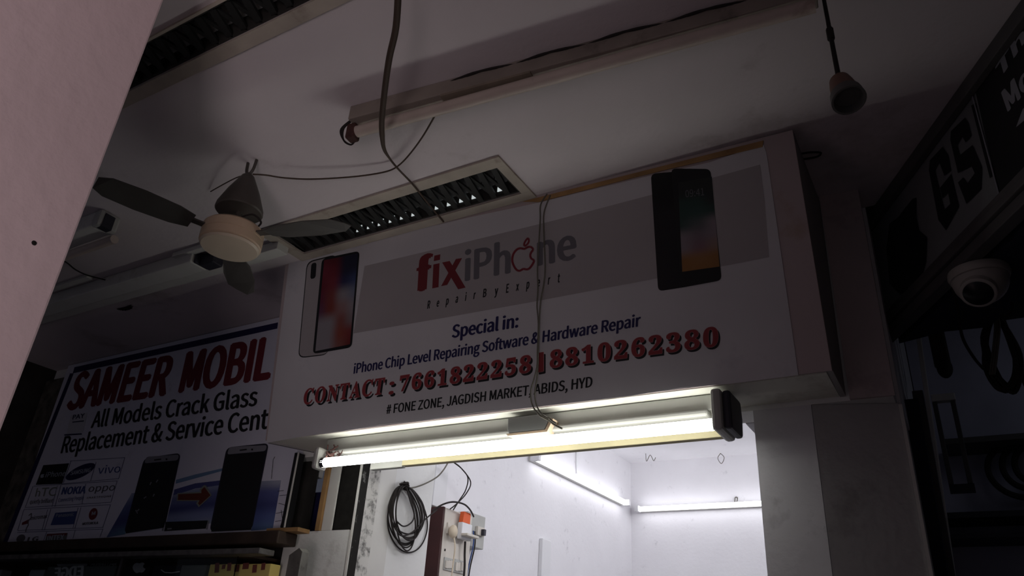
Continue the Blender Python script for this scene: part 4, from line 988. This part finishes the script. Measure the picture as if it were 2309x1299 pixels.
Gp = [(480, 740), (440, 770), (410, 690), (385, 740), (440, 970), (475, 935), (462, 870), (430, 905), (415, 840), (480, 760), (525, 950), (450, 1090), (405, 1030), (350, 740), (355, 680), (430, 600), (462, 650)]
S_ = [(598, 535), (565, 575), (545, 540), (515, 590), (530, 650), (605, 590), (660, 720), (655, 850), (570, 935), (520, 810), (550, 780), (575, 815), (618, 755), (600, 715), (520, 755), (475, 560), (478, 510), (560, 430), (580, 460)]
poly(mb, GP, [z2(*p) for p in Gp], .002); onG('lettering', mb, M_black, 'black blocky letter'); mb = MB(); poly(mb, GP, [z2(*p) for p in S_], .002)
onG('lettering', mb, M_black, 'black blocky letter')
mb = MB(); poly(mb, GP, [(2190, 238), (2200, 232), (2238, 398), (2232, 402)], .002); onG('black_bar', mb, M_black)
mb = MB(); stroke(mb, GP, (2184, 186), (2253, 443), 3, .003); onG('pale_line', mb, M_silverink)
mb = MB(); poly(mb, GP, [(2058, 448), (2066, 446), (2066, 490), (2073, 520), (2090, 535), (2088, 590), (2075, 640), (2030, 665), (2006, 640), (1999, 560), (2005, 505), (2025, 490), (2040, 470)], .002); onG('fruit_emblem', mb, M_blackgloss, 'black fruit emblem')
# trims along the lower and upper edge
for k_, (z0_, z1_, out) in enumerate(((zg - .004, zg + .012, .012), (zg + .013, zg + .03, .006), (zg - .03, zg - .006, .004))):
    a, b = G0 + Gd * -.30 + Gn * out, G0 + Gd * .95 + Gn * out
    mb = MB(); mb.prism([Vector((a.x, a.y, z0_)), Vector((b.x, b.y, z0_)), Vector((b.x, b.y, z1_)), Vector((a.x, a.y, z1_))], -Gn * .03); mesh_obj('edge_rail', mb, M_trimdark, gs, bevel=.002)
a, b = G0 + Gd * -.27 + Gn * .018, G0 + Gd * .9 + Gn * .018
mb = MB(); mb.prism([Vector((a.x, a.y, ZC - .035)), Vector((b.x, b.y, ZC - .035)), Vector((b.x, b.y, ZC - .0012)), Vector((a.x, a.y, ZC - .0012))], -Gn * .017); mesh_obj('edge_rail', mb, M_trimdark, gs, bevel=.002)
# dark underside behind the fascia
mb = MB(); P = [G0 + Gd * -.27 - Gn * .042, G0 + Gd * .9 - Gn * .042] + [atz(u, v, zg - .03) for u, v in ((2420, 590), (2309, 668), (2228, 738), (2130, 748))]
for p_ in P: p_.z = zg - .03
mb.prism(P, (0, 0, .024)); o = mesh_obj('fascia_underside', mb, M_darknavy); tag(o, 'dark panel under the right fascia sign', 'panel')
# dome camera
dc = atz(2205, 612, zg - .0305)
cam_t = thing('dome_camera', 'white dome security camera under the right fascia', 'camera', dc)
rr_ = .056
ax = (Vector((0, 0, CZ)) - dc); ax.z = -abs(ax.z); ax = (Vector((-.25, -.75, -1))).normalized()
base = dc + Vector((0, 0, -.0005))
mb = MB(); mb.lathe([(0, rr_), (-.01, rr_ + .002), (-.018, rr_ - .001), (-.02, rr_ - .006)], base, (0, 0, 1), 36); mesh_obj('base_ring', mb, M_camwhite, cam_t, smooth=True)
cc_ = base + Vector((0, 0, -.020))
mb = MB(); mb.lathe([(0, rr_ - .003)] + [(-(rr_ - .004) * math.sin(t), (rr_ - .004) * math.cos(t)) for t in [i * math.pi / 2 / 10 for i in range(1, 11)]], cc_, (0, 0, 1), 36); mesh_obj('shell', mb, M_camwhite, cam_t, smooth=True)
lc = cc_ + ax * .030
mb = MB(); mb.lathe([(.0, .0335), (.024, .0335), (.026, .031), (.026, .027)], lc, ax, 32); mesh_obj('lens_ring', mb, M_camwhite, cam_t, smooth=True)
mb = MB(); mb.lathe([(.0, .027), (.027, .0272), (.030, .022), (.033, .010), (.0335, .001)], lc, ax, 32); mesh_obj('lens_window', mb, M_blackgloss, cam_t, smooth=True)
c0 = aty(2155, 665, dc.y + .05)
mb = MB(); mb.tube(smooth_px([dc + Vector((-.05, .03, -.005)), aty(2160, 700, dc.y + .1), aty(2170, 760, dc.y + .2), aty(2195, 805, dc.y + .26), aty(2218, 832, dc.y + .3)], 6), .0035, 7); mesh_obj('cable', mb, M_cord, cam_t, smooth=True)
# bundle of cables behind the camera
YC_ = 2.05
cb = thing('cable_bundle', 'thick bundle of dark cables hanging below the dome camera', 'cable', aty(2250, 720, YC_))
mb = MB()
for i in range(16):
    o_ = i * 2.2; w = random.uniform(-5, 5)
    px = [(2240 + w, 712), (2228 - o_ * .3 + w, 760), (2222 + w + o_ * .4, 820), (2238 + o_ * .9, 868 + w), (2262 + o_ * .8, 880 + w), (2285 + o_ * .5, 850), (2290 + w + o_ * .2, 800), (2272 + w, 750), (2252, 715)]
    mb.tube(smooth_px([aty(u, v, YC_ + .004 * (i % 5)) for u, v in px], 4), .0045, 6)
mesh_obj('loops', mb, M_cord, cb, smooth=True)
mb = MB()
for i in range(3): mb.tube(smooth_px([aty(u + i * 5, v, YC_ - .012) for u, v in ((2236, 705), (2244, 735), (2238, 800), (2232, 845))], 5), .0028, 6)
mesh_obj('pale_strands', mb, M_cordgrey, cb, smooth=True)
mb = MB(); mb.tube(smooth_px([aty(u, v, YC_ + .03) for u, v in ((2256, 712), (2275, 760), (2300, 830), (2340, 920))], 5), .008, 7); mesh_obj('trailing_cable', mb, M_cord, cb, smooth=True)
c = aty(2272, 692, 1.75)
mb = MB(); mb.tube(smooth_px([aty(2268, 716, 1.75), aty(2281, 705, 1.75), aty(2284, 690, 1.75), aty(2278, 682, 1.75)], 5), .003, 6); o = mesh_obj('cable_loop', mb, M_cord, smooth=True); tag(o, 'small curved cable end right of the dome camera', 'cable')
# coiled cable on the right shop wall
YL = 2.68
mb = MB()
for (cx0, cy0, rx, ry) in ((2310, 1060, 83, 62), (2318, 1052, 58, 50), (2322, 1046, 34, 38)):
    mb.tube(smooth_px([aty(cx0 + rx * math.cos(t), cy0 - ry * math.sin(t) + .1 * rx * math.cos(t), YL) for t in [2 * math.pi * i / 18 for i in range(19)]], 2), .009, 7)
o = mesh_obj('cable_coil', mb, M_cord, smooth=True); tag(o, 'large loops of black cable on the dim right shop wall', 'cable')
# shutter posts and rails of the right shop
YP = 1.98
def post(u0, v0, u1, v1, w, mt, name, label, y=YP, z0=0, d_=.03):
    a, b = aty(u0, v0, y), aty(u1, v1, y)
    mb = MB(); mb.prism([(b.x - w / 2, y, z0), (b.x + w / 2, y, z0), (a.x + w / 2, y, a.z), (a.x - w / 2, y, a.z)], (0, d_, 0)); o = mesh_obj(name, mb, mt, bevel=.002); tag(o, label, 'post'); return o
post(2068, 740, 2120, 1299, .012, M_steel, 'metal_post', 'thin pale metal post, first right of the pilaster', z0=1.2, y=2.2)
post(2045, 900, 2100, 1299, .05, M_darknavy, 'shutter_post', 'dark shutter post beside the pilaster edge', z0=1.2, y=2.05)
post(2068, 880, 2128, 1299, .025, M_trimdark, 'shutter_rail', 'dark upright rail behind the thin metal post', z0=1.2, y=2.1)
pa = aty(2098, 890, 2.25); pb2 = aty(2153, 890, 2.25)
hf = thing('metal_rack', 'dim upright metal frame right of the thin posts', 'frame', (pa.x, 2.25, 1.9))
zt_, zb_ = pa.z, aty(2180, 1090, 2.25).z
mb = MB(); mb.box((pa.x, 2.25, zt_ - .02), (pb2.x, 2.275, zt_)); mesh_obj('top_bar', mb, M_steel, hf, bevel=.002)
for xx in (pa.x + .006, pb2.x - .008): 
    mb = MB(); mb.box((xx - .006, 2.252, zb_), (xx + .006, 2.27, zt_ - .0205)); mesh_obj('upright', mb, M_trimdark, hf, bevel=.002)
mb = MB(); mb.box((pa.x, 2.25, zb_ - .02), (pb2.x, 2.275, zb_ - .0005)); mesh_obj('bottom_bar', mb, M_darkcap, hf)
pl0 = aty(2125, 780, 2.3)
mb = MB(); mb.box((pl0.x - .03, 2.3, pl0.z - .06), (pl0.x + .012, 2.32, pl0.z + .05)); o = mesh_obj('hanging_packets', mb, M_darkwood, bevel=.006); mb = MB(); mb.tube([pl0 + Vector((0, .01, .05)), Vector((pl0.x, pl0.y + .01, ZC - .0005))], .002, 6); sub(o, 'string', mb, M_cord); tag(o, 'dark brown packets hanging above the metal frame', 'packet')
pl0 = aty(2130, 830, 2.28)
mb = MB(); ellipsoid(mb, pl0, .02, .014, .03); o = mesh_obj('hanging_pouch', mb, M_cord, smooth=True); mb = MB(); mb.tube([pl0 + Vector((0, 0, .028)), Vector((pl0.x, pl0.y, ZC - .0005))], .002, 6); sub(o, 'string', mb, M_cord); tag(o, 'black rounded pouch hanging below the brown packets', 'pouch')
for v0, v1, mt, lb in ((990, 1003, M_trimdark, 'upper dim shelf edge on the right shop wall'), (1156, 1170, M_darkcap, 'middle dark shelf edge on the right shop wall'), (1206, 1216, M_darkcap, 'lowest dark shelf edge on the right shop wall')):
    a, b = aty(2125, v0, 2.6), aty(2125, v1, 2.6)
    mb = MB(); mb.box((a.x, 2.6, b.z), (1.5, 2.749, a.z)); o = mesh_obj('wall_shelf', mb, mt, bevel=.002); tag(o, lb, 'shelf')
